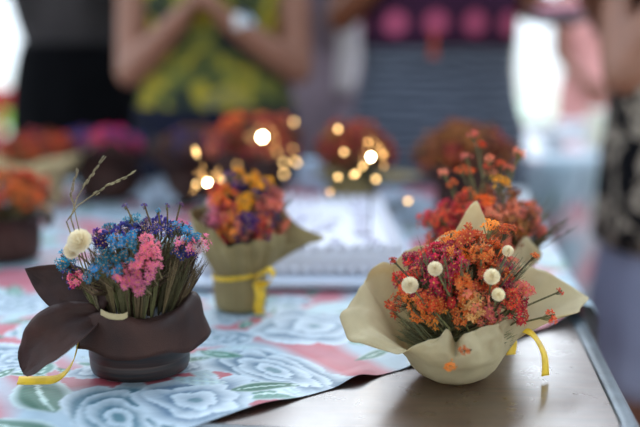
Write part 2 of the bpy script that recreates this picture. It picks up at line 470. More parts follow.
# faces
a = np.arange(nS-1)[:, None]*nG+np.arange(nG-1)[None]
quads = np.stack([a, a+1, a+nG+1, a+nG], -1).reshape(-1, 4)
def grid_mesh(name, co, quads):
    me = bpy.data.meshes.new(name)
    me.vertices.add(len(co)); me.vertices.foreach_set('co', co.ravel())
    me.loops.add(quads.size); me.loops.foreach_set('vertex_index', quads.ravel().astype(np.int32))
    me.polygons.add(len(quads)); me.polygons.foreach_set('loop_start', (np.arange(len(quads))*4).astype(np.int32))
    me.polygons.foreach_set('loop_total', np.full(len(quads), 4, np.int32))
    me.update(calc_edges=True); me.validate()
    return me
def paint(me, col):
    at = me.color_attributes.new('pattern', 'FLOAT_COLOR', 'POINT')
    at.data.foreach_set('color', np.concatenate([col, np.ones((len(col), 1))], 1).ravel().astype(np.float32))
me = grid_mesh('tablecloth', co, quads); paint(me, floral(PX, PY, FL, LV))
tc_ = link_mesh('tablecloth', me, M['cloth'])
tag(tc_, 'pale blue rose and coral floral tablecloth spread over most of the front table', 'tablecloth')

# ================================================================== FLOWERS
def floret_geo(bm, c, nrm, r, petals=5, mi=0, rr=R, cup=.35):
    nrm = nrm.normalized(); a = Vector((0,0,1)) if abs(nrm.z) < .9 else Vector((1,0,0))
    x = nrm.cross(a).normalized(); y = nrm.cross(x); ph = rr.random()*6
    cv = bm.verts.new(c)
    for k in range(petals):
        t = ph+2*PI*k/petals; w = PI/petals*.72
        def P(rad, ang, h): return bm.verts.new(c+(x*math.cos(ang)+y*math.sin(ang))*rad+nrm*h)
        l = P(r*.62, t-w, r*cup*.35); tip = P(r*rr.uniform(.9, 1.08), t, r*cup*rr.uniform(.5, 1.2)); q = P(r*.62, t+w, r*cup*.35); mid = P(r*.6, t, r*cup*.1)
        for f in ((cv, l, mid), (cv, mid, q), (l, tip, mid), (mid, tip, q)):
            fc = bm.faces.new(f); fc.material_index = mi
    # raised centre
    tp = bm.verts.new(c+nrm*r*.32)
    rg = [bm.verts.new(c+(x*math.cos(2*PI*k/5)+y*math.sin(2*PI*k/5))*r*.2+nrm*r*.12) for k in range(5)]
    for k in range(5):
        fc = bm.faces.new((rg[k], rg[(k+1)%5], tp)); fc.material_index = mi+1
def head_mesh(name, m, seed, n=11, spread=.012, r=.004, kind='floret'):
    rr = random.Random(seed); bm = bmesh.new()
    for _ in range(n):
        a = rr.random()*2*PI; q = math.sqrt(rr.random())*spread
        p = Vector((math.cos(a)*q, math.sin(a)*q, rr.uniform(-.7, .25)*spread*.8-q*.35))
        nr = (Vector((p.x*60, p.y*60, .6))+Vector((rr.uniform(-1, 1), rr.uniform(-1, 1), rr.uniform(-.2, .6)))*.5)
        if kind == 'bud':
            add_sphere(bm, p, r*rr.uniform(.45, .8), 1, (1, 1, 1.2))
        else:
            floret_geo(bm, p, nr, r*rr.uniform(.75, 1.15), 5, 0, rr)
        b = Vector((0, 0, -spread*1.9))
        # thin pedicel
        d = (p-b); s = d.cross(Vector((0, 1, .01))).normalized()*.00035; s2 = d.cross(s).normalized()*.00035
        vs0 = [bm.verts.new(b+v) for v in (s, s2, -s, -s2)]; vs1 = [bm.verts.new(p-nr.normalized()*.0005+v) for v in (s, s2, -s, -s2)]
        for k in range(4):
            fc = bm.faces.new((vs0[k], vs0[(k+1)%4], vs1[(k+1)%4], vs1[k])); fc.material_index = 2
    me = bpy.data.meshes.new(name); bm.to_mesh(me); bm.free()
    for q in (m, M['centre'] if kind != 'bud' else m, M['stem']): me.materials.append(q)
    return me
def straw_mesh(name, m, r=.0066):
    bm = bmesh.new()
    for ring, (n, rad, h, tilt) in enumerate(((11, .95, -.05, .3), (11, .98, .12, .7), (10, .88, .3, 1.0), (8, .68, .48, 1.2), (6, .42, .6, 1.3))):
        for k in range(n):
            a = 2*PI*k/n+ring*.4
            def P(q, da, z): return bm.verts.new((math.cos(a+da)*q*r, math.sin(a+da)*q*r, z*r))
            h1 = h+math.sin(tilt)*.5
            v = [P(.1, 0, h*.5), P(rad*.8, -.40, h+.25), P(rad*.97, -.2, h1), P(rad, .2, h1), P(rad*.8, .40, h+.25)]
            f = bm.faces.new(v); f.material_index = 0
    add_sphere(bm, (0, 0, .25*r), .3*r, 1, (1, 1, .8))
    me = bpy.data.meshes.new(name); bm.to_mesh(me); bm.free(); me.materials.append(m); return me
HEADS = {}
def heads(col, kind='floret'):
    k = (col, kind)
    if k not in HEADS:
        if kind == 'straw': HEADS[k] = [straw_mesh(col+'_straw', M[col])]
        elif kind == 'bud': HEADS[k] = [head_mesh(col+'_bud_head', M[col], 50+i*7, 14, .011, .0042, 'bud') for i in range(3)]
        else: HEADS[k] = [head_mesh(col+'_head', M[col], 20+i*5, 21, .0138, .0054) for i in range(4)]
    return HEADS[k]
def stem_mesh(name, m, r=.0008):
    bm = bmesh.new(); add_tube(bm, [(0, 0, 0), (.01, 0, -.33), (-.006, .008, -.66), (0, 0, -1)], [r*1.0, r*1.1, r*1.2, r*1.3], 5)
    me = bpy.data.meshes.new(name); bm.to_mesh(me); bm.free(); me.materials.append(m); return me
STEM = stem_mesh('stem_green', M['stem']); DSTEM = stem_mesh('stem_brown', M['drystem'])
COLN = {'crimson': 'crimson', 'orange': 'orange', 'deep_orange': 'orange', 'coral': 'coral', 'peach': 'peach', 'cream': 'cream', 'yellow': 'yellow', 'purple': 'purple', 'indigo': 'purple', 'blue': 'blue', 'pink': 'pink', 'palepink': 'pale_pink', 'magenta': 'magenta', 'red': 'red', 'rust': 'rust', 'darkred': 'dark_red'}
def frame_to(n):
    n = n.normalized(); return n.to_track_quat('Z', 'Y').to_matrix().to_4x4()
def sprig(root, base, top, col, kind='floret', s=1.0, stem=None, rr=R, lean=None, lab=None):
    d = top-base; L = d.length
    nrm = lean if lean is not None else d
    me = rr.choice(heads(col, kind))
    h = bpy.data.objects.new('flower_head' if kind != 'straw' else 'strawflower', me); COL.objects.link(h); h.parent = root
    hm = Matrix.Translation(top) @ frame_to(nrm) @ Matrix.Rotation(rr.random()*6.28, 4, 'Z') @ Matrix.Scale(s, 4)
    h.matrix_basis = hm
    h['label'] = COLN[col].replace('_', ' ')+(' strawflower' if kind == 'straw' else ' dried flower sprig' if kind != 'bud' else ' dried berry-like buds')
    if stem is not False:
        st = bpy.data.objects.new('stem', stem or STEM); COL.objects.link(st); st.parent = h
        w = Matrix.Translation(top) @ frame_to(d) @ Matrix.Diagonal((1, 1, L, 1))
        st.matrix_basis = hm.inverted() @ w
    return h
def spray_mesh(seed, m, n=9, spread=.22, w=.0011, curl=.15):
    """a unit-high spray of needle-like dried leaves"""
    rr = random.Random(seed); bm = bmesh.new()
    for _ in range(n):
        a = rr.random()*2*PI; q = rr.random()*spread; h = rr.uniform(.75, 1.05)
        p0 = Vector((0, 0, 0)); p2 = Vector((math.cos(a)*q, math.sin(a)*q, h))
        p1 = p2*.5+Vector((rr.uniform(-1, 1), rr.uniform(-1, 1), 0))*curl*.4
        pts = [p0*(1-t)**2+p1*2*t*(1-t)+p2*t*t for t in (0, .3, .6, .85, 1)]
        add_tube(bm, pts, [w*10, w*12, w*12, w*9, w*2], 3, False)
        # short side needles
        for _k in range(6):
            t = rr.uniform(.35, .95); b = p0*(1-t)**2+p1*2*t*(1-t)+p2*t*t
            e = b+Vector((rr.uniform(-1, 1)*.07, rr.uniform(-1, 1)*.07, rr.uniform(.04, .12)))
            add_tube(bm, [b, e], [w*7, w*2], 3, False)
    me = bpy.data.meshes.new('spray'); bm.to_mesh(me); bm.free(); me.materials.append(m); return me
SPR = {k: [spray_mesh(30+i, M[k], 12) for i in range(4)] for k in ('stem', 'drystem', 'greygreen')}
def spray(root, base, tip, key, rr=R, wide=1.0):
    d = tip-base; o = bpy.data.objects.new('dried_foliage', rr.choice(SPR[key])); COL.objects.link(o); o.parent = root
    L = d.length
    o.matrix_basis = Matrix.Translation(base) @ frame_to(d) @ Matrix.Rotation(rr.random()*6.28, 4, 'Z') @ Matrix.Diagonal((L*wide, L*wide, L, 1))
    return o

def interp_keys(keys, th):
    """periodic smooth interpolation of key tuples (deg, ...)"""
    keys = sorted(keys); n = len(keys); d = math.degrees(th) % 360
    for i in range(n):
        a = keys[i]; b = keys[(i+1) % n]
        a0 = a[0]; b0 = b[0]+(360 if i == n-1 else 0)
        dd = d if d >= keys[0][0] else d+360
        if a0 <= dd <= b0:
            u = (dd-a0)/(b0-a0); u = u*u*(3-2*u)
            return [x+(y-x)*u for x, y in zip(a[1:], b[1:])]
def wrap_paper(root, keys, base_prof, m, folds=(17, .0025), name='wrapping_paper', nth=150, nt=22, seed=1, thick=.0006, flip=0):
    """paper round the pot: base_prof = [(r,z)...] from the bottom centre to the waist; then it flares out to (r_top,z_top) via (r_c,z_c)"""
    bm = bmesh.new(); rings = []
    for k in range(nth):
        th = 2*PI*k/nth; rt, zt, rc, zc = interp_keys(keys, th)
        col = []
        rw, zw = base_prof[-1]
        nb = len(base_prof)
        for j, (r, z) in enumerate(base_prof[1:]):
            f = folds[1]*.5*math.sin(folds[0]*th+seed)*(j+1)/nb
            rr_ = r+f*min(1, r/.03); col.append((rr_*math.cos(th), rr_*math.sin(th), z))
        for j in range(1, nt+1):
            u = j/nt
            r = rw*(1-u)**2+rc*2*u*(1-u)+rt*u*u; z = zw*(1-u)**2+zc*2*u*(1-u)+zt*u*u
            amp = folds[1]*(.5+1.4*u)
            f = amp*(math.sin(folds[0]*th+seed+1.5*u)+.6*math.sin(folds[0]*.53*th*1.0+seed*2))*(.35+.65*min(1, (1-u)*2.5) if u > .6 else 1)
            nn = noise.noise((math.cos(th)*3+seed, math.sin(th)*3, u*2.5))*.006*u
            nf = noise.noise((math.cos(th)*9+seed, math.sin(th)*9, u*6))*.0022*u
            r += f+nn+nf; z += nn*.8+nf
            col.append((r*math.cos(th), r*math.sin(th), z))
        rings.append([bm.verts.new(p) for p in col])
    c = bm.verts.new((0, 0, base_prof[0][1]))
    for k in range(nth):
        a, b = rings[k], rings[(k+1) % nth]
        bm.faces.new((c, b[0], a[0]))
        for j in range(len(a)-1): bm.faces.new((a[j], b[j], b[j+1], a[j+1]))
    o = obj(name, bm, m, root); solid(o, thick)
    return o
def strip(root, pts, wdir, w, m, name='ribbon', t=.0005):
    bm = bmesh.new(); pts = [Vector(p) for p in pts]
    # Catmull-Rom smoothing
    P = []
    for i in range(len(pts)-1):
        p0 = pts[max(i-1, 0)]; p1 = pts[i]; p2 = pts[i+1]; p3 = pts[min(i+2, len(pts)-1)]
        for k in range(6):
            u = k/6; P.append(.5*((2*p1)+(p2-p0)*u+(2*p0-5*p1+4*p2-p3)*u*u+(3*p1-p0-3*p2+p3)*u**3))
    P.append(pts[-1]); wd = [Vector(q) for q in wdir] if isinstance(wdir[0], (tuple, list, Vector)) else [Vector(wdir)]*2
    prev = None
    for i, p in enumerate(P):
        u = i/(len(P)-1); f = u*(len(wd)-1); j = min(int(f), len(wd)-2); d = wd[j].lerp(wd[j+1], f-j).normalized()
        cur = [bm.verts.new(p+d*w*x+Vector((0, 0, 0))) for x in (-.5, -.17, .17, .5)]
        if prev:
            for k in range(3): bm.faces.new((prev[k], prev[k+1], cur[k+1], cur[k]))
        prev = cur
    o = obj(name, bm, m, root); solid(o, t); return o
def lobe(root, a, tip, width, normal, m, name='paper_wing', bulge=.012, thick=.0007, seed=0, cup=.25, tipw=.45, ww=None):
    """a leaf-shaped pinched end of the paper from a to tip"""
    a = Vector(a); tip = Vector(tip); d = tip-a; n = Vector(normal).normalized(); s = d.cross(n).normalized(); n = s.cross(d).normalized()
    bm = bmesh.new(); rows = []
    NU, NV = 22, 14
    for i in range(NU+1):
        u = i/NU
        w = width*(.22*(1-u)**2+math.sin(PI*min(1, u*1.0)**.9)*.5*(1-.0*u)+tipw*u*u*(1-u**6)**.5*.55) if ww is None else width*ww(u)
        row = []
        for j in range(NV+1):
            v = -1+2*j/NV
            p = a+d*u+s*w*v+n*(bulge*math.sin(PI*u)+cup*w*(v*v-.4)*1.0)
            q = noise.noise((u*3+seed, v*1.6, seed))*.005*math.sin(PI*min(1, u+.1))+noise.noise((u*8+seed, v*5, seed))*.0018
            fold = .0022*math.sin(v*7+seed)*(1-u)
            row.append(bm.verts.new(p+n*(q+fold)))
        rows.append(row)
    for x, y in zip(rows, rows[1:]):
        for j in range(NV): bm.faces.new((x[j], x[j+1], y[j+1], y[j]))
    o = obj(name, bm, m, root); solid(o, thick); return o

def dome_fill(root, c, rad, base, n, picker, size, seed, ymax=.6, kinds=None, zmin=-.25, stem=None, jit=.12, scale_z=1.0):
    """sprigs on the outside of an ellipsoid dome"""
    rr = random.Random(seed); ga = PI*(3-math.sqrt(5))
    for k in range(n):
        z = 1-(1-zmin)*((k+.5)/n); r = math.sqrt(max(0, 1-z*z)); a = k*ga+rr.random()*.4
        d = Vector((r*math.cos(a), r*math.sin(a), z))
        q = 1+rr.uniform(-jit*1.5, jit)
        p = Vector((c[0]+d.x*rad[0]*q, c[1]+d.y*rad[1]*q, c[2]+d.z*rad[2]*q))
        col, kind = picker(d, rr)
        nrm = Vector((d.x/rad[0], d.y/rad[1], d.z/rad[2])).normalized()+Vector((rr.uniform(-.4, .4), rr.uniform(-.4, .4), .15))
        sprig(root, Vector(base), p, col, kind, size*rr.uniform(.8, 1.15), stem, rr, nrm)

def near_pick(anchors, noise_=.18, default=None):
    """anchors: (x,z,colour,weight) in the dome's own frame as fractions of its radii"""
    def f(d, rr):
        best = None; bd = 9
        for (x, z, c, w) in anchors:
            dd = math.hypot(d.x-x, d.z-z)/w+rr.uniform(0, noise_)
            if dd < bd: bd = dd; best = c
        if isinstance(best, tuple): best = rr.choice(best)
        return best, 'floret'
    return f

# ---------------------------------------------------------------- bouquet A: cream paper, right front
pA = on_plane(453, 377)
BA = thing('flower_bouquet', 'sharp orange and crimson dried bouquet in wide cream paper on bare wood', 'bouquet', (pA.x, pA.y, TZ+.0006), 0)
keysA = [  # deg, r_top, z_top, r_c, z_c
    (0, .066, .050, .055, .038), (12, .120, .052, .085, .046), (22, .142, .058, .095, .052), (34, .112, .082, .085, .06), (50, .075, .100, .06, .07), (64, .058, .148, .055, .080),
    (88, .058, .118, .06, .075), (110, .058, .108, .06, .075), (140, .075, .095, .075, .070), (160, .086, .080, .078, .074), (180, .096, .054, .085, .082),
    (196, .094, .040, .080, .070), (218, .072, .036, .068, .048), (240, .056, .050, .060, .034), (254, .046, .058, .061, .034), (264, .036, .044, .056, .030), (273, .046, .055, .061, .032), (298, .048, .060, .057, .034), (325, .047, .060, .050, .036), (345, .048, .056, .047, .036)]
wrap_paper(BA, keysA, [(0, 0), (.014, 0), (.024, .0016), (.032, .0065), (.039, .014), (.0435, .022)], M['tan_paper'], (9, .0016), seed=2, nth=220, nt=30)
rrA = random.Random(5)
cA = Vector((.006, .006, .070)); radA = (.060, .052, .058)
anch = [(-.95, .0, 'orange', 1), (-.8, .35, 'crimson', 1), (-.45, .62, 'crimson', 1.3), (-.1, .55, 'crimson', 1), (.2, .9, 'orange', 1.5), (.35, .6, 'orange', 1), (.5, .25, ('crimson', 'coral'), 1), (.85, .35, ('crimson', 'coral'), 1.2), (.9, -.05, ('coral', 'crimson'), 1),
        (-.25, .2, ('orange', 'deep_orange'), 1.3), (.1, .3, 'coral', .9), (.2, -.05, ('orange', 'peach'), 1), (-.55, 0, ('orange', 'deep_orange'), 1), (-.75, -.25, 'peach', 1), (-.1, -.2, ('peach', 'orange', 'peach'), 1), (.45, -.15, ('coral', 'peach'), 1)]
dome_fill(BA, cA, radA, (0, 0, .012), 92, near_pick(anch, .14), .82, 5, zmin=-.16)
for (x, y, z, s) in ((-.024, -.043, .108, 1.0), (-.044, -.039, .093, 1.15), (.022, -.046, .102, 1.1), (.027, -.050, .088, .9), (.040, -.02, .118, .8)):
    sprig(BA, Vector((0, 0, .02)), Vector((x, y, z)), 'cream', 'straw', s*.98, None, rrA, Vector((x*.6, -.8, .5)))
for k in range(34):
    a = rrA.uniform(0, 2*PI); z = rrA.uniform(.035, .06)
    spray(BA, Vector((0, 0, .012)), Vector((math.cos(a)*.052, math.sin(a)*.046, z)), rrA.choice(('greygreen', 'stem', 'greygreen')), rrA, .55)
for k in range(14):
    a = rrA.uniform(0, 2*PI); spray(BA, Vector((0, 0, .03)), Vector((.01+math.cos(a)*.05, math.sin(a)*.045, rrA.uniform(.09, .125))), 'greygreen', rrA, .5)
# stray stems: long berry stem at the right, tall side sprigs
for (p, c, s) in (((.092, -.005, .080), 'crimson', .26), ((-.058, -.02, .112), 'deep_orange', .3), ((.080, -.03, .066), 'crimson', .5), ((.070, .0, .112), 'orange', .35), ((.03, .0, .142), 'orange', .7), ((.045, .0, .138), 'orange', .6), ((-.002, -.066, .046), 'orange', .32)):
    sprig(BA, Vector((.01, 0, .03)), Vector(p), c, 'floret', s, None, rrA)
h = sprig(BA, Vector((0, 0, .03)), Vector((-.012, -.0645, .033)), 'orange', 'floret', .36, False, rrA, Vector((0, -1, .3)))
h.name = 'fallen_floret'; h['label'] = 'single orange floret caught on the front of the paper'
# yellow ribbon trailing on the right
strip(BA, [(.030, .030, .026), (.048, .012, .038), (.058, .004, .043), (.070, .0, .038), (.079, -.004, .022), (.080, -.008, .0035)], [(0, .4, 1), (.5, .6, .6), (.6, .9, .1), (1, .4, 0)], .008, M['ribbon'])
strip(BA, [(.050, .010, .038), (.054, .010, .028), (.052, .006, .018)], [(1, .3, 0), (1, .3, 0)], .009, M['ribbon'])

# ---------------------------------------------------------------- bouquet B: dark brown pot, left front
pB = on_plane(141, 374)
BB = thing('flower_bouquet', 'blue and pink dried bouquet in dark brown paper and pot, front left', 'bouquet', (pB.x, pB.y, TZ+.0062), math.radians(0))
bm = bmesh.new()
add_lathe(bm, [(0, 0), (.038, 0), (.0425, .002), (.0438, .006), (.0442, .014), (.0440, .0147), (.0446, .0155), (.0446, .050), (.043, .052), (.0395, .052), (.039, .045), (0, .045)], 64)
obj('pot', bm, M['pot'], BB)
# draped collar of brown paper: from the neck outwards and down over the pot
bm = bmesh.new(); nth = 180; rings = []
for k in range(nth):
    th = 2*PI*k/nth; deg = math.degrees(th)
    fr = .5+.5*math.cos(th+PI/2)           # 1 at the front (270)
    rt = .5*max(0, math.cos(th-.35))          # towards the right
    lf = max(0, -math.cos(th))
    z_top = .060+.012*rt+.004*math.sin(3*th+1)
    z_bot = .026+.003*math.sin(5*th+.5)+.006*(1-fr)-.006*rt
    r_out = .050+.006*rt+.002*math.sin(4*th)
    path = [(.040, .046), (.0375, .058), (.036, .056), (.041, z_top-.003), (.047, z_top), (r_out, z_top-.006), (r_out+.0008, .050), (r_out+.0015, .044), (r_out+.002+.004*rt, (.044+z_bot)/2), (r_out+.003+.006*rt, z_bot)]
    fold = [.0, .0005, .001, .0022, .003, .0022, .0022, .0026, .003, .0034]
    col = []
    for (r, z), f in zip(path, fold):
        ff = f*.55*(math.sin(5*th+1.2)+.6*math.sin(9*th+.3))+noise.noise((math.cos(th)*2.5, math.sin(th)*2.5, z*18))*.002
        col.append(bm.verts.new(((r+ff)*math.cos(th), (r+ff)*math.sin(th), z+noise.noise((th*2, z*30, 4))*.002)))
    rings.append(col)
for k in range(nth):
    a, b = rings[k], rings[(k+1) % nth]
    for j in range(len(a)-1): bm.faces.new((a[j], b[j], b[j+1], a[j+1]))
o = obj('paper_collar', bm, M['brown_paper'], BB); ss_ = o.modifiers.new('s', 'SUBSURF'); ss_.levels = 1; ss_.render_levels = 1; solid(o, .0006)
o['label'] = 'dark brown paper folded down over the pot'
lobe(BB, (-.028, -.030, .060), (-.092, -.042, .012), .030, (-.35, -.8, .45), M['brown_paper'], bulge=.016, seed=3, cup=.3, ww=lambda u: .30*(1-u)**1.5+.62*math.sin(PI*u**.8)*.95+.40*u**3*max(0, 1-u**5)**.5+.12*u)
lobe(BB, (-.026, -.012, .060), (-.100, .004, .090), .022, (-.2, -.75, .6), M['brown_paper'], bulge=-.004, seed=8, cup=.35, ww=lambda u: .5*(1-u)+.65*math.sin(PI*u**.9)+.15*u*max(0, 1-u**5))
bm = bmesh.new()
# kraft strip tucked in at the front of the neck
o = strip(BB, [(-.022, -.046, .065), (-.014, -.0495, .0625), (-.004, -.0505, .062), (.001, -.049, .0635)], (0, .25, 1), .005, M['kraft'], 'paper_strip')
o['label'] = 'small tan strip tucked into the front of the neck'
strip(BB, [(-.030, -.018, .052), (-.044, -.028, .040), (-.050, -.036, .018), (-.062, -.040, .0050), (-.080, -.040, .0028), (-.096, -.042, .0035)], [(0, .5, 1), (.2, .7, .8), (.2, .8, .6), (0, .8, .5)], .0085, M['ribbon'])
rrB = random.Random(9)
def pickB(d, rr):
    x, z = d.x, d.z
    return None
# dense brown dried grass, bowl shaped
for k in range(96):
    a = rrB.random()*2*PI; q = math.sqrt(rrB.uniform(.12, 1)); x = math.cos(a)*q; y = math.sin(a)*q
    ztip = .128-.016*q*q+rrB.uniform(-.016, .006)-(.012 if x < -.5 else 0)
    spray(BB, Vector((x*.034, y*.034, .048)), Vector((.003+x*.058, y*.050, ztip)), rrB.choice(('drystem', 'drystem', 'stem')), rrB, .42)
BBC = [  # x, y, z, colour, size
    (-.012, -.048, .126, 'blue'), (.000, -.048, .133, 'blue'), (-.022, -.050, .124, 'blue'), (.006, -.050, .124, 'blue'), (-.026, -.052, .112, 'blue'), (-.012, -.052, .114, 'blue'), (-.034, -.050, .108, 'blue'), (.004, -.040, .140, 'blue'), (-.010, -.046, .138, 'blue'),
    (-.022, -.030, .140, 'indigo'), (-.012, -.028, .146, 'indigo'), (.000, -.024, .146, 'indigo'), (-.028, -.034, .136, 'purple'), (-.004, -.034, .143, 'indigo'), (.008, -.020, .143, 'purple'), (-.034, -.026, .137, 'purple'), (.034, -.010, .142, 'indigo'), (.022, -.018, .142, 'indigo'),
    (.018, -.054, .126, 'pink'), (.024, -.052, .132, 'pink'), (.014, -.056, .118, 'pink'), (.008, -.057, .108, 'pink'), (.020, -.056, .112, 'pink'), (.012, -.058, .100, 'pink'), (.002, -.056, .104, 'pink'), (-.004, -.056, .111, 'pink'), (.026, -.054, .120, 'pink'), (.020, -.046, .138, 'pink'),
    (.052, -.030, .132, 'pink'), (.060, -.018, .134, 'blue'), (.052, -.022, .138, 'blue'), (.048, -.032, .126, 'indigo'), (.056, -.028, .124, 'purple'), (.064, -.022, .128, 'palepink'), (.046, -.010, .144, 'blue'), (.066, -.010, .130, 'pink'),
    (-.052, -.040, .102, 'pink'), (-.056, -.034, .098, 'magenta'), (-.060, -.030, .112, 'blue'), (-.064, -.026, .106, 'indigo'), (-.058, -.028, .094, 'indigo'), (-.066, -.030, .118, 'blue'),
    (.02, .01, .146, 'indigo'), (-.01, .02, .146, 'blue'), (-.03, .01, .14, 'blue'), (.04, .02, .14, 'pink'), (0, .04, .138, 'purple'), (.03, .035, .136, 'blue'), (-.04, .03, .132, 'pink')]
for (x, y, z, c) in BBC:
    z = z*.93
    x = x*.9+.002; sprig(BB, Vector((x*.2, y*.2, .05)), Vector((x, y, z)), c, 'floret' if c != 'indigo' else rrB.choice(('floret', 'bud')), rrB.uniform(.52, .66), DSTEM, rrB, Vector((x*6, y*9-.15, .7)))
for (x, y, z, c) in ((-.004, -.02, .152, 'indigo'), (.022, -.01, .146, 'blue'), (.030, -.01, .150, 'indigo'), (.040, 0, .150, 'purple'), (.012, -.02, .152, 'indigo')):
    sprig(BB, Vector((x*.3, 0, .06)), Vector((x, y, z)), c, 'floret', .22, DSTEM, rrB)
for (x, y, z, s) in ((-.034, -.048, .124, 1.65), (-.042, -.044, .116, 1.2)):
    sprig(BB, Vector((0, 0, .05)), Vector((x, y, z)), 'cream', 'straw', s, DSTEM, rrB, Vector((-.4, -.7, .6)))
def grass(root, pts, seed=0, r=.0006):
    bm = bmesh.new(); P = [Vector(p) for p in pts]; Q = []
    for i in range(len(P)-1):
        for k in range(5): Q.append(P[i].lerp(P[i+1], k/5))
    Q.append(P[-1]); add_tube(bm, Q, [r*1.3-(r*.9)*i/len(Q) for i in range(len(Q))], 5)
    rr = random.Random(seed); st = int(len(Q)*.62)
    for i in range(st, len(Q)):
        for k in range(2):
            d = (Q[min(i+1, len(Q)-1)]-Q[i-1]).normalized(); off = Vector((rr.uniform(-1, 1), rr.uniform(-1, 1), rr.uniform(-1, 1)))*.0012
            rot = d.to_track_quat('Z', 'Y').to_matrix()
            add_sphere(bm, Q[i]+off, .0008, 1, (.8, .8, 3.4), rot)
    o = obj('grass_stem', bm, M['straw'], root); return o
grass(BB, [(-.03, -.02, .06), (-.050, -.022, .14), (-.044, -.020, .158), (-.034, -.016, .174), (-.022, -.014, .190)], 1)
grass(BB, [(-.03, -.025, .06), (-.052, -.028, .138), (-.042, -.026, .152), (-.018, -.020, .168), (.004, -.018, .178)], 2)
grass(BB, [(-.03, -.02, .06), (-.046, -.02, .14), (-.049, -.02, .16), (-.044, -.018, .18)], 3, .0005)

# ---------------------------------------------------------------- bouquet C: khaki wrap with yellow bow, middle
pC = on_plane(241, 312)
BC = thing('flower_bouquet', 'orange, violet and yellow dried bouquet in khaki paper tied with yellow bow', 'bouquet', (pC.x, pC.y, TZ+.0062), 0)
keysC = [(0, .052, .075, .045, .062), (14, .098, .074, .064, .066), (30, .060, .095, .045, .07), (60, .050, .110, .042, .07), (100, .048, .115, .042, .07), (150, .050, .112, .045, .08), (180, .054, .108, .050, .074),
         (205, .052, .104, .046, .070), (232, .046, .096, .046, .068), (262, .040, .076, .046, .062), (290, .040, .080, .046, .062), (315, .044, .092, .046, .066), (340, .048, .084, .046, .064)]
wrap_paper(BC, keysC, [(0, 0), (.024, 0), (.027, .001), (.0285, .006), (.0295, .016), (.0298, .026), (.0296, .034), (.0290, .041)], M['khaki_paper'], (16, .0013), seed=4)
def pickC(d, rr):
    x, z = d.x, d.z
    if x < -.72: return rr.choice(('palepink', 'palepink', 'pink')), 'floret'
    if z > .72: return rr.choice(('yellow', 'purple', 'yellow', 'purple')), 'floret'
    if -.2 < x < .3 and z > .5: return 'yellow', 'floret'
    if x > .55: return rr.choice(('coral', 'coral', 'purple')), 'floret'
    if .05 < x < .55 and z > -.3: return rr.choice(('purple', 'purple', 'coral')), 'floret'
    if z < -.05: return rr.choice(('orange', 'crimson', 'purple')), 'floret'
    return rr.choice(('deep_orange', 'orange', 'coral')), 'floret'
dome_fill(BC, (.005, 0, .104), (.044, .044, .042), (0, 0, .03), 90, pickC, .92, 21, zmin=-.5)
rrC = random.Random(3)
for k in range(22):
    a = rrC.random()*6.28; spray(BC, Vector((0, 0, .03)), Vector((.006+math.cos(a)*.048, math.sin(a)*.04, rrC.uniform(.10, .135))), rrC.choice(('greygreen', 'stem', 'drystem')), rrC, .5)
for (p, c) in (((.0, -.02, .158), 'yellow'), ((-.010, -.01, .152), 'purple'), ((.014, -.02, .150), 'yellow'), ((.022, -.02, .143), 'yellow')):
    sprig(BC, Vector((0, 0, .04)), Vector(p), c, 'floret', .55, None, rrC)
rib = [(math.cos(a)*.0312, math.sin(a)*.0312, .040+.004*math.cos(a*1)) for a in [2*PI*k/24 for k in range(25)]]
strip(BC, rib, (0, 0, 1), .0045, M['ribbon'], 'ribbon')
strip(BC, [(.020, -.029, .036), (.024, -.036, .046), (.033, -.037, .052), (.039, -.034, .044), (.032, -.033, .035), (.022, -.031, .034)], (.35, .85, .4), .0095, M['ribbon'], 'ribbon_bow')
strip(BC, [(.021, -.0295, .036), (.024, -.033, .022), (.022, -.034, .010), (.024, -.033, .001)], (1, .35, 0), .011, M['ribbon'], 'ribbon_tail')

# ---------------------------------------------------------------- softer bouquets behind
def back_bouquet(px, py, label, cols, paper_m, dome, n=46, size=1.0, keys=None, pot_r=.036, pot_h=.045, seed=1, dist=None, foliage='stem', extra=None, group=None):
    p = on_plane(px, py, TZ+.005) if dist is None else at_depth(px, py, dist); p.z = TZ+.007
    root = thing('flower_bouquet', label, 'bouquet', p, 0)
    (cx, cy, cz), rad = dome
    k0 = keys or [(a, pot_r*1.6+.008*math.sin(a), pot_h+.036+.012*math.sin(a*2+seed), pot_r*1.3, pot_h+.01) for a in range(0, 360, 24)]
    wrap_paper(root, k0, [(0, 0), (pot_r*.84, 0), (pot_r*.92, .002), (pot_r*.97, pot_h*.3), (pot_r, pot_h*.7), (pot_r*.98, pot_h)], paper_m, (13, .0015), seed=seed, nth=90, nt=12)
    def pk(d, rr): return (cols(d, rr) if callable(cols) else rr.choice(cols)), 'floret'
    dome_fill(root, (cx, cy, cz), rad, (0, 0, pot_h*.6), n, pk, size, seed+40, zmin=-.35)
    rr = random.Random(seed)
    for k in range(12):
        a = rr.random()*6.28; spray(root, Vector((0, 0, pot_h*.6)), Vector((cx+math.cos(a)*rad[0]*.95, cy+math.sin(a)*rad[1]*.9, cz+rr.uniform(-.2, .5)*rad[2])), foliage, rr, .5)
    return root, p
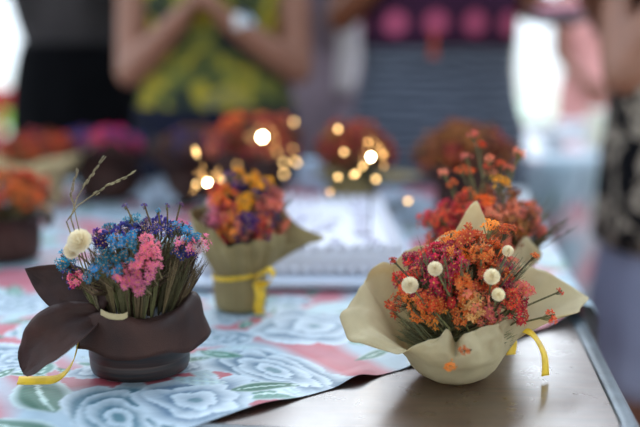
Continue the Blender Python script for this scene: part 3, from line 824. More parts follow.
# D: red-orange one right behind the cream bouquet
D, p = back_bouquet(484, 322, 'soft red bouquet with upright orange sprigs directly behind the cream-papered one', lambda d, rr: ('crimson' if d.x < -.25 else rr.choice(('coral', 'deep_orange', 'coral', 'rust'))), M['tan_paper'],
    ((-.004, .0, .098), (.060, .05, .044)), 60, .9, seed=12, pot_r=.034, pot_h=.05)
rr = random.Random(4)
for (x, z) in ((-.020, .200), (-.004, .176), (-.026, .178), (.030, .182), (.036, .176), (-.032, .165), (.000, .165), (.012, .170), (-.048, .160), (-.040, .150), (-.010, .188), (.020, .165), (.004, .158), (-.020, .160)):
    sprig(D, Vector((0, 0, .05)), Vector((x, rr.uniform(-.02, .02), z)), rr.choice(('coral', 'deep_orange', 'orange')), 'floret', .46, None, rr)
sprig(D, Vector((0, 0, .05)), Vector((.006, -.03, .156)), 'yellow', 'floret', .7, None, rr)
for k in range(14):
    spray(D, Vector((.01, 0, .05)), Vector((.03+rr.random()*.05, rr.uniform(-.03, .03), .10+rr.random()*.05)), rr.choice(('stem', 'greygreen')), rr, .5)
# E: rust brown one further back
back_bouquet(462, 224, 'blurred rust brown bouquet behind the red and orange pair on the right', ('rust', 'darkred', 'rust', 'darkred', 'red'), M['brown_paper'], ((0, 0, .115), (.078, .06, .055)), 60, 1.3, seed=23, pot_r=.045, pot_h=.06, foliage='drystem')
# F: red one behind the cake with pale paper
kF = [(a, .07+.0*a, .075+.01*math.sin(a), .055, .065) for a in range(60, 330, 30)]+[(0, .13, .066, .09, .07), (20, .12, .07, .08, .07), (340, .10, .066, .07, .066)]
back_bouquet(352, 214, 'blurred dark red bouquet right behind the standing sparkler, pale paper wing pointing right', ('red', 'darkred', 'red', 'rust'), M['khaki_paper'], ((0, 0, .112), (.068, .055, .052)), 56, 1.2, keys=kF, seed=31, pot_r=.045, pot_h=.06)
# G: red one left of it, dark paper
back_bouquet(256, 215, 'blurred coral red bouquet in dark paper behind the bow-tied bouquet', ('red', 'deep_orange', 'red', 'darkred', 'coral'), M['brown_paper'], ((0, 0, .125), (.078, .06, .055)), 64, 1.2, seed=37, pot_r=.052, pot_h=.07, foliage='drystem')
# H: magenta one
back_bouquet(110, 198, 'blurred magenta and violet bouquet in dark brown paper, beyond the grass stems', lambda d, rr: ('magenta' if d.x > -.35 and rr.random() < .8 else rr.choice(('indigo', 'purple'))), M['brown_paper'], ((-.012, 0, .105), (.078, .06, .035)), 56, 1.15, seed=41, pot_r=.062, pot_h=.07, foliage='stem')
# H2: dark one
back_bouquet(196, 202, 'blurred very dark plum bouquet between the magenta and coral red ones', ('darkred', 'darkred', 'indigo', 'purple'), M['brown_paper'], ((0, 0, .10), (.07, .055, .045)), 44, 1.15, seed=43, pot_r=.058, pot_h=.065, foliage='drystem')
# I: cream paper with red flowers on the left
kI = [(a, .088+.006*math.sin(a), .088+.008*math.sin(a*1.7), .060, .045) for a in range(40, 330, 29)]+[(0, .112, .118, .07, .07), (15, .105, .11, .07, .07), (345, .095, .10, .065, .06)]
back_bouquet(42, 203, 'blurred red bouquet in cream paper at the far left', ('red', 'deep_orange', 'red', 'rust'), M['tan_paper'], ((0, .0, .102), (.068, .05, .034)), 56, 1.1, keys=kI, seed=47, pot_r=.045, pot_h=.05)
# J: orange with brown paper at the left edge
kJ = [(a, .060+.004*math.sin(a), .060, .052, .06) for a in range(30, 340, 28)]+[(0, .066, .050, .058, .075), (348, .062, .040, .056, .07)]
J, p = back_bouquet(8, 258, 'blurred orange bouquet in dark brown paper cut by the left edge', ('deep_orange', 'orange', 'rust', 'deep_orange'), M['brown_paper'], ((.002, 0, .088), (.056, .045, .034)), 54, .9, keys=kJ, seed=53, pot_r=.046, pot_h=.05)
rr = random.Random(8)
for k in range(16):
    spray(J, Vector((0, 0, .05)), Vector((.03+rr.random()*.03, rr.uniform(-.03, .0), .075+rr.random()*.035)), rr.choice(('stem', 'greygreen')), rr, .55)
sprig(J, Vector((.02, -.02, .05)), Vector((.066, -.02, .072)), 'yellow', 'floret', .3, None, rr)
grass(J, [(.02, -.03, .06), (.050, -.032, .085), (.075, -.03, .062)], 4, .0008)

# ================================================================== CAKE, BOARD, SPARKLERS
M['icing'] = mat('white icing', rgb(214,212,220), .55, .03, 30, bump=.8, bscale=55)
M['icing2'] = mat('lilac white piped icing', rgb(214,210,224), .5, .05, 30, bump=.2)
M['board'] = mat('silver grey cake board', rgb(196,202,216), .35, .05, 20)
y0 = on_plane(300, 289, TZ+.006).y; 
CK = Vector(((-.128+.095)/2, 0, 0))
x0 = -.150; x1 = on_plane(400, 262, TZ+.02).x+.0
cy0 = y0+.022; cy1 = cy0+.40
brd = bmesh.new(); add_box(brd, (0, 0, .006), (x1-x0+.05, .46, .010), 0, .003)
bo = obj('cake_board', brd, M['board']); bo.location = ((x0+x1)/2, y0+.22, TZ+.0068)
tag(bo, 'silver grey rectangular board under the white cake', 'board')
ck = thing('sheet_cake', 'white iced rectangular sheet cake behind the bouquets', 'cake', ((x0+x1)/2, (cy0+cy1)/2, TZ+.0181))
W, Dp, H = x1-x0, cy1-cy0, .030
bm = bmesh.new(); add_box(bm, (0, 0, H/2), (W, Dp, H), 0, .008); obj('cake_body', bm, M['icing'], ck)
rr = random.Random(2)
def swirl(bm, c, r):
    pts = []; rad = []
    for k in range(26):
        u = k/25; a = u*2*PI*2.6; q = r*(1-u)*.62
        pts.append((c[0]+math.cos(a)*q, c[1]+math.sin(a)*q, c[2]+r*.35+u*r*.9)); rad.append(r*.38*(1-u)+.0008)
    add_tube(bm, pts, rad, 6)
# piped border and rosettes
bm = bmesh.new()
nx = int(W/.018)
for k in range(nx+1):
    for yy in (-Dp/2+.008, Dp/2-.008): swirl(bm, (-W/2+.008+k*(W-.016)/nx, yy, H-.002), .0085)
ny = int(Dp/.018)
for k in range(1, ny):
    for xx in (-W/2+.008, W/2-.008): swirl(bm, (xx, -Dp/2+.008+k*(Dp-.016)/ny, H-.002), .0085)
obj('piped_border', bm, M['icing'], ck)
for k in range(40):
    bm = bmesh.new(); swirl(bm, (rr.uniform(-W/2+.03, W/2-.03), rr.uniform(-Dp/2+.03, Dp/2-.03), H-.003), rr.uniform(.008, .014))
    o = obj('icing_rosette', bm, M['icing2'], ck); o['label'] = 'lilac white piped rosette'
bm = bmesh.new()
for k in range(int(W/.014)): add_sphere(bm, (-W/2+.007+k*.014, -Dp/2-.001, .005), .0058, 1)
for k in range(int(Dp/.014)): add_sphere(bm, (W/2+.001, -Dp/2+.007+k*.014, .005), .0058, 1)
obj('beaded_edge', bm, M['icing'], ck)

M['hot'] = emis('burning sparkler tip', (1.0, .80, .48, 1), 60)
M['sparkm'] = emis('flying spark', (1.0, .60, .22, 1), 4.6)
M['sparkg'] = emis('dim flying spark', (1.0, .52, .16, 1), 2.4)
M['wire'] = mat('dark sparkler wire', rgb(70,64,62), .5, .1, 60, metal=.6)
ctop = TZ+.0181+H
def sparkler(px, py, basey, label, sparks, tipr=.0031, halo=14, seed=1):
    b = on_plane(px, basey, ctop); top = at_depth(px, py, b.y)
    root = thing('sparkler', label, 'sparkler', b, 0, None)
    bm = bmesh.new(); add_tube(bm, [(0, 0, -.012), (0, 0, top.z-b.z)], .0011, 6); obj('wire', bm, M['wire'], root)
    bm = bmesh.new(); add_sphere(bm, (0, 0, top.z-b.z), tipr, 2, (1, 1, 1.1)); obj('burning_tip', bm, M['hot'], root)
    rr = random.Random(seed)
    for (sx, sy, s, el, ang, br) in sparks:
        q = at_depth(sx, sy, b.y+rr.uniform(-.03, .05))-b
        bm = bmesh.new(); add_sphere(bm, (0, 0, 0), s, 2, (1, 1, el), Matrix.Rotation(ang, 3, 'Y'))
        o = obj('spark', bm, M['sparkm'] if br else M['sparkg'], root); o.location = q
    for k in range(halo):     # short bright streaks thrown off around the tip
        a = rr.random()*2*PI; e = rr.uniform(-.6, 1.2); d = Vector((math.cos(a)*math.cos(e), math.sin(a)*math.cos(e), math.sin(e)))
        r0 = rr.uniform(.010, .020); c = Vector((0, 0, top.z-b.z))
        bm = bmesh.new(); add_tube(bm, [c+d*r0, c+d*(r0+rr.uniform(.004, .009))], [.0007, .0003], 5)
        obj('spark', bm, M['sparkg'], root)
S3 = .0028
sparkler(370, 157, 237, 'burning sparkler standing upright in the cake, rightmost of the three, dark wire visible',
    [(338, 129, S3, 1.25, .2, 1), (344, 152, S3, 1, 0, 1), (338, 177, S3, 1, 0, 1), (355, 174, S3, 1.7, 1.1, 1), (376, 179, S3*1.1, 1, 0, 1), (383, 155, S3, 1.3, 0, 0), (368, 142, S3, 1, 0, 0), (330, 192, S3*.95, 1, 0, 0), (408, 201, S3*.9, 1.3, 1.3, 1), (384, 166, .002, 1, 0, 0), (363, 166, .002, 2, .5, 1)], seed=2)
sparkler(263, 137, 207, 'burning sparkler on the far side of the cake, in front of the coral red bouquet',
    [(294, 122, S3, 1, 0, 1), (293, 149, S3*.9, 1, 0, 0), (284, 163, S3, 1.2, .3, 1), (296, 162, S3*.9, 2.0, -.9, 1), (284, 174, S3, 1.2, .3, 1), (237, 165, S3*.9, 1, 0, 0), (277, 152, .0025, 1.5, -.6, 0), (275, 139, .002, 1, 0, 0)], tipr=.0038, seed=4)
sparkler(209, 183, 243, 'burning sparkler at the left end of the cake, behind the pale pink flowers',
    [(196, 152, S3*.75, 3.0, -.25, 1), (196, 184, S3*.85, 1, 0, 1), (204, 178, .0018, 1, 0, 0), (222, 180, .0018, 2, .7, 1)], seed=6)

# small things around the cake
M['paleblue'] = mat('pale blue card', rgb(186,206,224), .6, .05, 20)
M['napkin'] = mat('pale grey blue crumpled napkin', rgb(176,188,204), .75, .08, 30, bump=.3)
p = on_plane(311, 196)
bm = bmesh.new(); add_box(bm, (0, 0, .025), (.058, .058, .05), .1, .003); 
o = obj('box_body', bm, M['paleblue']); bx_ = thing('gift_box', 'small pale blue box beyond the cake', 'box', (p.x, p.y+.06, TZ+.0075)); o.parent = bx_
bm = bmesh.new(); add_box(bm, (0, 0, .054), (.064, .064, .012), .1, .002); obj('lid', bm, M['paleblue'], bx_)
def crumple(name, label, cat, loc, sx, sy, h, m, seed, rz=0):
    bm = bmesh.new(); n = 34; g = []
    for i in range(n):
        row = []
        for j in range(n):
            x = (i/(n-1)-.5); y = (j/(n-1)-.5)
            q = abs(noise.noise((x*3.1+seed, y*3.1, seed)))+.5*abs(noise.noise((x*7+seed, y*7, 1)))
            e = max(0, 1-max(abs(x), abs(y))*2)
            row.append(bm.verts.new((x*sx+noise.noise((y*4, seed, x))*.03, y*sy+noise.noise((x*4, seed, 5))*.03, .002+h*q*min(1, e*3+.1))))
        g.append(row)
    for i in range(n-1):
        for j in range(n-1): bm.faces.new((g[i][j], g[i+1][j], g[i+1][j+1], g[i][j+1]))
    o = obj(name, bm, m); solid(o, .001, 1); o.location = loc; o.rotation_euler = (0, 0, rz); return tag(o, label, cat)
p = on_plane(168, 206); crumple('napkin', 'crumpled pale blue-grey napkin between the magenta bouquet and the cake', 'napkin', (p.x, p.y+.02, TZ+.008), .12, .13, .05, M['napkin'], 3.3, .3)
p = on_plane(412, 216); crumple('napkin', 'crumpled pale blue-grey napkin at the right end of the cake', 'napkin', (p.x, p.y+.02, TZ+.008), .10, .2, .035, M['napkin'], 7.1, .2)

# ================================================================== SECOND TABLE behind on the right
T2C = Vector((.60, 2.55, 0))
FL2, LV2 = pattern_layout(-1, 3, -1, 3, [], 31, minr=.05, maxr=.09)
tb2 = thing('side_table', 'far table almost hidden under its own floral cloth', 'table', (.82, 2.95, 0))
bm = bmesh.new(); add_box(bm, (0, 0, TZ-.014), (.56, .98, .024), 0, .004); obj('tabletop', bm, M['wood'], tb2, False)
for sx in (-.24, .24):
    for sy in (-.44, .44):
        bm = bmesh.new(); add_tube(bm, [(sx, sy, 0), (sx, sy, TZ-.025)], .016, 10); obj('leg', bm, M['steel'], tb2)
# box-draped cloth: grid unrolled over the top and the four sides
def drape(name, label, cx, cy, w, d, top, drop, pat):
    r = .01
    us = []; 
    def axis(L, drop):
        a = list(np.linspace(-L/2-drop, -L/2, 22))[:-1]+list(np.linspace(-L/2, L/2, 60))+list(np.linspace(L/2, L/2+drop, 22))[1:]
        return a
    ux, uy = axis(w, drop), axis(d, drop)
    co = []; PX = []; PY = []
    for a in ux:
        for b in uy:
            ox = max(0, abs(a)-w/2); oy = max(0, abs(b)-d/2)
            x = max(-w/2, min(w/2, a)); y = max(-d/2, min(d/2, b)); z = top
            # at corners the cloth falls along the diagonal
            drp = max(ox, oy); z = top-drp
            sx = math.copysign(1, a); sy = math.copysign(1, b)
            wav = .018*math.sin((y if ox > oy else x)*34)*min(1, drp/.15)
            if ox > 0: x += sx*(.006+wav*(ox >= oy)+.10*min(ox, oy)*.6)
            if oy > 0: y += sy*(.006+wav*(oy > ox)+.10*min(ox, oy)*.6)
            co.append((cx+x, cy+y, z)); PX.append(a+1); PY.append(b+1)
    nS, nG = len(ux), len(uy)
    aa = np.arange(nS-1)[:, None]*nG+np.arange(nG-1)[None]
    q = np.stack([aa, aa+nG, aa+nG+1, aa+1], -1).reshape(-1, 4)
    me = grid_mesh(name, np.array(co), q); paint(me, floral(np.array(PX)*.6, np.array(PY)*.6, pat[0][::3], pat[1], ((214,108,120), (222,228,232))))
    o = link_mesh(name, me, M['cloth']); return tag(o, label, 'tablecloth')
drape('tablecloth', 'blurred floral cloth hanging over the far table at right', .82, 2.95, .57, .99, TZ+.004, .60, (FL2, LV2))
M['porcelain'] = mat('white porcelain', rgb(236,236,238), .25, .03, 30)
def bowl(px, Y, label, r=.06):
    x = (px-320)/F*Y; root = bpy.data.objects.new('serving_bowl', None)
    bm = bmesh.new(); add_lathe(bm, [(0, .004), (r*.45, .004), (r*.45, 0), (r*.5, 0), (r*.55, .006), (r*.9, .03), (r, .05), (r*.97, .05), (r*.86, .03), (r*.5, .010), (0, .009)], 32)
    o = obj('serving_bowl', bm, M['porcelain']); o.location = (x, Y, TZ+.006); return tag(o, label, 'bowl')
bowl(556, 2.75, 'white bowl on the far table, nearer the bright opening')
bowl(575, 3.15, 'white bowl on the far table, set further back', .07)
bm = bmesh.new(); add_box(bm, (0, 0, .05), (.11, .12, .10), .1, .004)
cb = thing('cake_box', 'cream cardboard box at the right end of the far table', 'box', (.90, 2.75, TZ+.006)); obj('box_body', bm, mat('cream card', rgb(232,232,205), .7, .05), cb)
bm = bmesh.new(); add_box(bm, (0, 0, .106), (.118, .128, .012), .1, .002); obj('lid', bm, M['trim'], cb)

# red plastic chair far left
M['redplastic'] = mat('red plastic', rgb(190,34,40), .4, .08, 10)
M['lilac'] = mat('lilac grey cloth', rgb(112,100,128), .85, .1, 10, bump=.2)
ch = thing('plastic_chair', 'blurred red plastic chair at the far left edge', 'chair', (-1.33, 3.6, 0), math.radians(15))
bm = bmesh.new(); add_box(bm, (0, 0, .44), (.42, .42, .03), 0, .01); obj('seat', bm, M['redplastic'], ch)
bm = bmesh.new()
for k in range(5): add_box(bm, (-.16+.08*k, .2, .66), (.045, .02, .36), 0, .006)
add_box(bm, (0, .2, .86), (.42, .03, .09), 0, .012); add_box(bm, (0, .2, .48), (.42, .03, .05), 0, .01)
obj('backrest', bm, M['redplastic'], ch)
for sx in (-.18, .18):
    for sy in (-.18, .18):
        bm = bmesh.new(); add_tube(bm, [(sx, sy, .43), (sx*1.12, sy*1.12, 0)], [.02, .016], 8); obj('leg', bm, M['redplastic'], ch)
bm = bmesh.new()
pts = []
for i in range(20):
    row = []
    for j in range(12):
        u = i/19; v = -.17+.34*j/11
        w = .006*math.sin(j*1.7+i*.4)
        if u < .5: q = (v, .180-.0+w*.3, .50+.32*(u/.5)*1.0)
        else: q = (v, .222+w, .82-.30*((u-.5)/.5))
        row.append(bm.verts.new(q))
    pts.append(row)
bm.free()
bm = bmesh.new(); add_box(bm, (0, -.02, .475), (.38, .36, .04), 0, .015)
cu = obj('seat_cushion', bm, M['lilac'])
cu.location = (-1.33, 3.6, .0); cu.rotation_euler = (0, 0, math.radians(15)); cu.location.z = .001
tag(cu, 'lilac grey cushion on the red plastic chair', 'cushion')

# ================================================================== PEOPLE
M['skin1'] = mat('warm brown skin', rgb(140,92,70), .5, .06, 30, bump=.05)
M['skin2'] = mat('light brown skin', rgb(146,98,78), .5, .06, 30, bump=.05)
M['skin3'] = mat('deep brown skin', rgb(120,70,46), .5, .06, 30, bump=.05)
M['hair'] = mat('dark brown hair', rgb(38,26,22), .45, .3, 60, stretch=(1, 1, .1), bump=.3)
M['eye'] = mat('dark eyes', rgb(30,22,20), .2, .1)
M['lip'] = mat('rose lips', rgb(168,86,80), .5, .1)
def cap(bm, pts, rad, seg=10):
    add_tube(bm, pts, rad, seg)
    r = rad if isinstance(rad, (list, tuple)) else [rad]*len(pts)
    for p, q in zip(pts, r): add_sphere(bm, p, q*.99, 2)
def hand(bm, wrist, d, nrm, curl=.5, side=1):
    """palm and five bent fingers; d = pointing direction, nrm = palm normal"""
    wrist = Vector(wrist); d = Vector(d).normalized(); nrm = (Vector(nrm)-d*Vector(nrm).dot(d)).normalized(); s = d.cross(nrm)*side
    for k in (-1, -.33, .33, 1):
        cap(bm, [wrist+s*.012*k, wrist+d*.045+s*.024*k, wrist+d*.085+s*.029*k], [.014, .013, .0115], 8)
    for k, L in ((-1, .062), (-.33, .072), (.33, .078), (1, .070)):
        b = wrist+d*.086+s*.029*k
        d1 = (d*math.cos(curl*.6)+nrm*math.sin(curl*.6)); d2 = (d*math.cos(curl*1.5)+nrm*math.sin(curl*1.5)); d3 = (d*math.cos(curl*2.2)+nrm*math.sin(curl*2.2))
        cap(bm, [b, b+d1*L*.45, b+d1*L*.45+d2*L*.32, b+d1*L*.45+d2*L*.32+d3*L*.25], [.0095, .009, .0083, .0072], 8)
    b = wrist+d*.02+s*.030
    d1 = (d*.6+s*.75+nrm*.35).normalized(); d2 = (d*.9+s*.25+nrm*.45).normalized()
    cap(bm, [wrist+d*.012+s*.012, b+d1*.018, b+d1*.018+d1*.028, b+d1*.046+d2*.030], [.014, .012, .0105, .0085], 8)
def head_geo(bm, c, ny=-1):
    c = Vector(c)
    add_sphere(bm, c+Vector((0, .008, .018)), .088, 3, (.86, 1.02, 1.05))
    add_sphere(bm, c+Vector((0, -.018, -.040)), .066, 3, (.86, .92, 1.10))
    add_sphere(bm, c+Vector((0, -.050, -.088)), .022, 2, (1.1, .8, .8))
    cap(bm, [c+Vector((0, -.082, .018)), c+Vector((0, -.094, -.006)), c+Vector((0, -.100, -.024))], [.008, .010, .012], 8)
    for s in (-1, 1):
        add_sphere(bm, c+Vector((s*.078, .005, -.008)), .026, 2, (.32, .62, 1.15))
        add_sphere(bm, c+Vector((s*.010, -.093, -.027)), .0085, 2)
def loft(rings, seg=56, fold=0.0, nf=9, seed=0, close_top=False):
    """rings: (z, rx, ry, cx, cy)"""
    bm = bmesh.new(); R_ = []
    # refine
    rg = []
    for a, b in zip(rings, rings[1:]):
        for k in range(4):
            u = k/4; u = u; rg.append([x+(y-x)*u for x, y in zip(a, b)])
    rg.append(list(rings[-1])); zt = rings[0][0]; zb = rings[-1][0]
    for (z, rx, ry, cx, cy) in rg:
        w = max(0, (zt-z)/(zt-zb+1e-6)); row = []
        for k in range(seg):
            th = 2*PI*k/seg; f = 1+fold*w*math.sin(nf*th+seed)+noise.noise((math.cos(th)*2+seed, math.sin(th)*2, z*5))*.035
            row.append(bm.verts.new((cx+rx*f*math.cos(th), cy+ry*f*math.sin(th), z)))
        R_.append(row)
    for a, b in zip(R_, R_[1:]):
        for k in range(seg): bm.faces.new((a[k], b[k], b[(k+1) % seg], a[(k+1) % seg]))
    bmesh.ops.recalc_face_normals(bm, faces=bm.faces[:])
    return bm
def person(label, loc, rz, skin, arms, clothes, H=1.60, bust=.125, waist=.11, hair='long', shoulder=.175):
    root = thing('person', label, 'person', loc, rz); k = H/1.6
    bm = bmesh.new()
    Z = lambda v: v*k
    # trunk
    for (z, rx, ry) in ((.84, .155, .105), (.92, .15, .10), (1.0, waist+.01, .088), (1.08, .125, .092), (1.16, bust+.012, .10), (1.24, .145, .092), (1.30, .135, .075)):
        add_sphere(bm, (0, 0, Z(z)), .1, 3, (rx*10*.93, ry*10*.93, .95))
    cap(bm, [(-shoulder+.02, .01, Z(1.30)), (0, .01, Z(1.335)), (shoulder-.02, .01, Z(1.30))], [.046, .055, .046])
    cap(bm, [(0, .012, Z(1.33)), (0, -.004, Z(1.42))], [.052, .046])
    head_geo(bm, (0, -.012, Z(1.49)))
    # legs and feet
    for s in (-1, 1):
        cap(bm, [(s*.085, 0, Z(.86)), (s*.09, -.01, Z(.66)), (s*.085, -.005, Z(.46)), (s*.085, .012, Z(.32)), (s*.08, .015, .085)], [.092, .078, .056, .054, .034])
        cap(bm, [(s*.08, .025, .042), (s*.082, -.05, .038), (s*.088, -.12, .024)], [.036, .034, .022])
        for j in range(5): cap(bm, [(s*.088+(j-2)*.014, -.12, .018), (s*.088+(j-2)*.015, -.15+abs(j-2)*.006, .012)], [.012, .010], 6)
    for (sd, el, wr, hd, hn, curl) in arms:
        sh = Vector((sd*shoulder, .01, Z(1.29))); el = Vector(el); wr = Vector(wr)
        cap(bm, [sh, sh.lerp(el, .4), el], [.052, .046, .037]); cap(bm, [el, el.lerp(wr, .35), wr], [.037, .037, .024])
        hand(bm, wr, hd, hn, curl, sd)
    body = obj('body', bm, skin, root)
    rm = body.modifiers.new('join', 'REMESH'); rm.mode = 'VOXEL'; rm.voxel_size = .0065; rm.use_smooth_shade = True
    sm = body.modifiers.new('smooth', 'SMOOTH'); sm.factor = .5; sm.iterations = 3
    hc = Vector((0, -.012, Z(1.49)))
    for s in (-1, 1):
        bm = bmesh.new(); add_sphere(bm, hc+Vector((s*.030, -.079, .014)), .012, 2, (1.1, .6, .7)); obj('eye', bm, M['eye'], root)
        bm = bmesh.new(); cap(bm, [hc+Vector((s*.014, -.090, .034)), hc+Vector((s*.032, -.086, .040)), hc+Vector((s*.048, -.074, .034))], [.003, .0036, .002], 6); obj('eyebrow', bm, M['hair'], root)
    bm = bmesh.new(); add_sphere(bm, hc+Vector((0, -.082, -.056)), .02, 2, (1.1, .4, .38)); obj('mouth', bm, M['lip'], root)
    bm = bmesh.new()
    r = bmesh.ops.create_icosphere(bm, subdivisions=4, radius=.1)
    for v in list(bm.verts):
        if v.co.y < -.045 and v.co.z < .062: bm.verts.remove(v)
    for v in bm.verts:
        n_ = noise.noise(v.co*30)*.004
        v.co = Vector((v.co.x*.90, v.co.y*1.06+.012, v.co.z*1.06+.020))*(1+n_*2)
        if hair == 'long' and v.co.z < 0 and v.co.y > -.02:
            v.co.z *= 2.6; v.co.y = v.co.y*.8+.012
        elif v.co.z < -.03: v.co.z = -.03+(v.co.z+.03)*.6
    bmesh.ops.translate(bm, vec=hc, verts=bm.verts)
    hh = obj('hair', bm, M['hair'], root); solid(hh, .012, -1)
    if hair == 'bun':
        bm = bmesh.new(); add_sphere(bm, hc+Vector((0, .12, .05)), .045, 3); obj('hair_bun', bm, M['hair'], root)
    for (nm, rings, m, fold, nf, t, lb) in clothes:
        o = obj(nm, loft([(Z(z), a, b, c, d) for z, a, b, c, d in rings], fold=fold, nf=nf), m, root); solid(o, t)
        if lb: o['label'] = lb
    # sandals
    for s in (-1, 1):
        bm = bmesh.new(); add_sphere(bm, (s*.084, -.055, .006), .05, 3, (.9, 2.3, .12)); obj('sandal_sole', bm, M['hair'], root)
    return root

def spots_mat(name, cols, scale, rough=.8, sharp=.06, dist='F1'):
    """irregular printed blotches"""
    m, nt, b = base_mat(name); tc = N(nt, 'ShaderNodeTexCoord')
    no = N(nt, 'ShaderNodeTexNoise'); no.inputs['Scale'].default_value = scale; no.inputs['Detail'].default_value = 2.5; no.inputs['Distortion'].default_value = 1.2
    nt.links.new(tc.outputs['Object'], no.inputs[0])
    cr = N(nt, 'ShaderNodeValToRGB'); e = cr.color_ramp.elements
    e[0].position = cols[0][0]; e[0].color = cols[0][1]; e[1].position = cols[1][0]; e[1].color = cols[1][1]
    for p, c in cols[2:]: q = e.new(p); q.color = c
    nt.links.new(no.outputs['Fac'], cr.inputs[0]); nt.links.new(cr.outputs[0], b.inputs['Base Color']); b.inputs['Roughness'].default_value = rough; b.inputs['Specular IOR Level'].default_value = .08
    return m
M['yellowdress'] = spots_mat('yellow and green print', [(.36, rgb(34,38,44)), (.44, rgb(62,70,46)), (.50, rgb(104,108,56)), (.57, rgb(172,150,40)), (.66, rgb(92,98,84))], 9)
M['blackcream'] = spots_mat('black and cream print', [(.44, rgb(16,15,18)), (.50, rgb(22,20,22)), (.53, rgb(150,134,118)), (.62, rgb(172,158,142)), (.66, rgb(30,28,30))], 17)
M['black'] = mat('black cloth', rgb(9,9,12), .9, .2, 20, spec=.08)
M['greytop'] = mat('charcoal grey knit', rgb(74,70,72), .9, .2, 9, c2=rgb(54,52,54), spec=.08)
M['mauve'] = mat('grey mauve cloth', rgb(150,130,138), .85, .2, 7, c2=rgb(118,102,112), spec=.08)
M['whitecloth'] = mat('off white cloth', rgb(196,184,184), .85, .08, 12)
M['navy'] = mat('dark navy cloth', rgb(26,28,42), .9, .15, 12, spec=.08)
M['greyskirt'] = mat('grey lavender skirt cloth', rgb(146,148,170), .85, .08, 6, bump=.3, bscale=40, spec=.08)
M['pinkdress'] = mat('pink cotton', rgb(236,168,162), .85, .08, 10, spec=.08)
M['blue'+'bag'] = mat('bright blue cloth', rgb(20,62,170), .7, .08, 10)
def knit_mat():
    m, nt, b = base_mat('blue grey zigzag knit'); tc = N(nt, 'ShaderNodeTexCoord')
    mp = N(nt, 'ShaderNodeMapping'); mp.inputs['Scale'].default_value = (30, 30, 45); nt.links.new(tc.outputs['Object'], mp.inputs[0])
    w = N(nt, 'ShaderNodeTexWave'); w.bands_direction = 'Z'; w.inputs['Scale'].default_value = .35; w.inputs['Distortion'].default_value = 5; w.inputs['Detail'].default_value = 2
    nt.links.new(mp.outputs[0], w.inputs[0])
    cr = N(nt, 'ShaderNodeValToRGB'); cr.color_ramp.elements[0].color = rgb(28,32,44); cr.color_ramp.elements[1].color = rgb(116,122,136)
    nt.links.new(w.outputs['Fac'], cr.inputs[0]); nt.links.new(cr.outputs[0], b.inputs['Base Color']); b.inputs['Roughness'].default_value = .9; b.inputs['Specular IOR Level'].default_value = .08
    return m
def circles_mat(z0, period, rad):
    m, nt, b = base_mat('plum yoke with pink roundels'); tc = N(nt, 'ShaderNodeTexCoord')
    sx = N(nt, 'ShaderNodeSeparateXYZ'); nt.links.new(tc.outputs['Object'], sx.inputs[0])
    def mth(op, a, bb=None, cc=None):
        n = N(nt, 'ShaderNodeMath', operation=op)
        for i, v in enumerate((a, bb, cc)):
            if v is None: continue
            if isinstance(v, (int, float)): n.inputs[i].default_value = v
            else: nt.links.new(v, n.inputs[i])
        return n.outputs[0]
    u = mth('FRACT', mth('ADD', mth('DIVIDE', mth('ADD', sx.outputs['X'], .024), period), 10.5)); u = mth('MULTIPLY', mth('SUBTRACT', u, .5), period)
    v = mth('SUBTRACT', sx.outputs['Z'], z0)
    r = mth('SQRT', mth('ADD', mth('MULTIPLY', u, u), mth('MULTIPLY', v, v)))
    cr = N(nt, 'ShaderNodeValToRGB'); e = cr.color_ramp.elements
    e[0].position = 0; e[0].color = rgb(158,74,104); e[1].position = .35; e[1].color = rgb(182,88,118)
    q = e.new(.85); q.color = rgb(168,78,110); q = e.new(1.0); q.color = rgb(60,34,56)
    nt.links.new(mth('DIVIDE', r, rad), cr.inputs[0]); nt.links.new(cr.outputs[0], b.inputs['Base Color']); b.inputs['Roughness'].default_value = .9; b.inputs['Specular IOR Level'].default_value = .08
    return m
M['knit'] = knit_mat(); M['circles'] = circles_mat(1.108, .090, .031)

def X(px, Y): return (px-320)/F*Y
dn = (0, 0, -1)
# P1 black skirt, far left
person('person in a charcoal grey top and black skirt, standing at the left', (X(80, 2.55), 2.55, 0), math.radians(10), M['skin2'],
    [(1, (.18, -.16, 1.215), (.05, -.22, 1.33), (-.4, -.2, .8), (-1, 0, -.3), .5), (-1, (-.18, -.16, 1.215), (-.05, -.22, 1.33), (.4, -.5, .5), (1, 0, -.3), .5)],
    [('top', [(1.34, .085, .07, 0, .01), (1.31, .19, .088, 0, 0), (1.24, .178, .118, 0, -.005), (1.15, .165, .125, 0, -.01), (1.06, .142, .112, 0, 0), (1.0, .15, .118, 0, 0)], M['greytop'], .02, 7, .006, 'charcoal grey knit top'),
     ('skirt', [(1.055, .150, .118, 0, 0), (.96, .175, .132, 0, 0), (.86, .185, .142, 0, 0), (.7, .19, .15, 0, 0), (.45, .20, .16, 0, 0), (.2, .21, .17, 0, 0)], M['black'], .05, 11, .005, 'black skirt')], H=1.62)
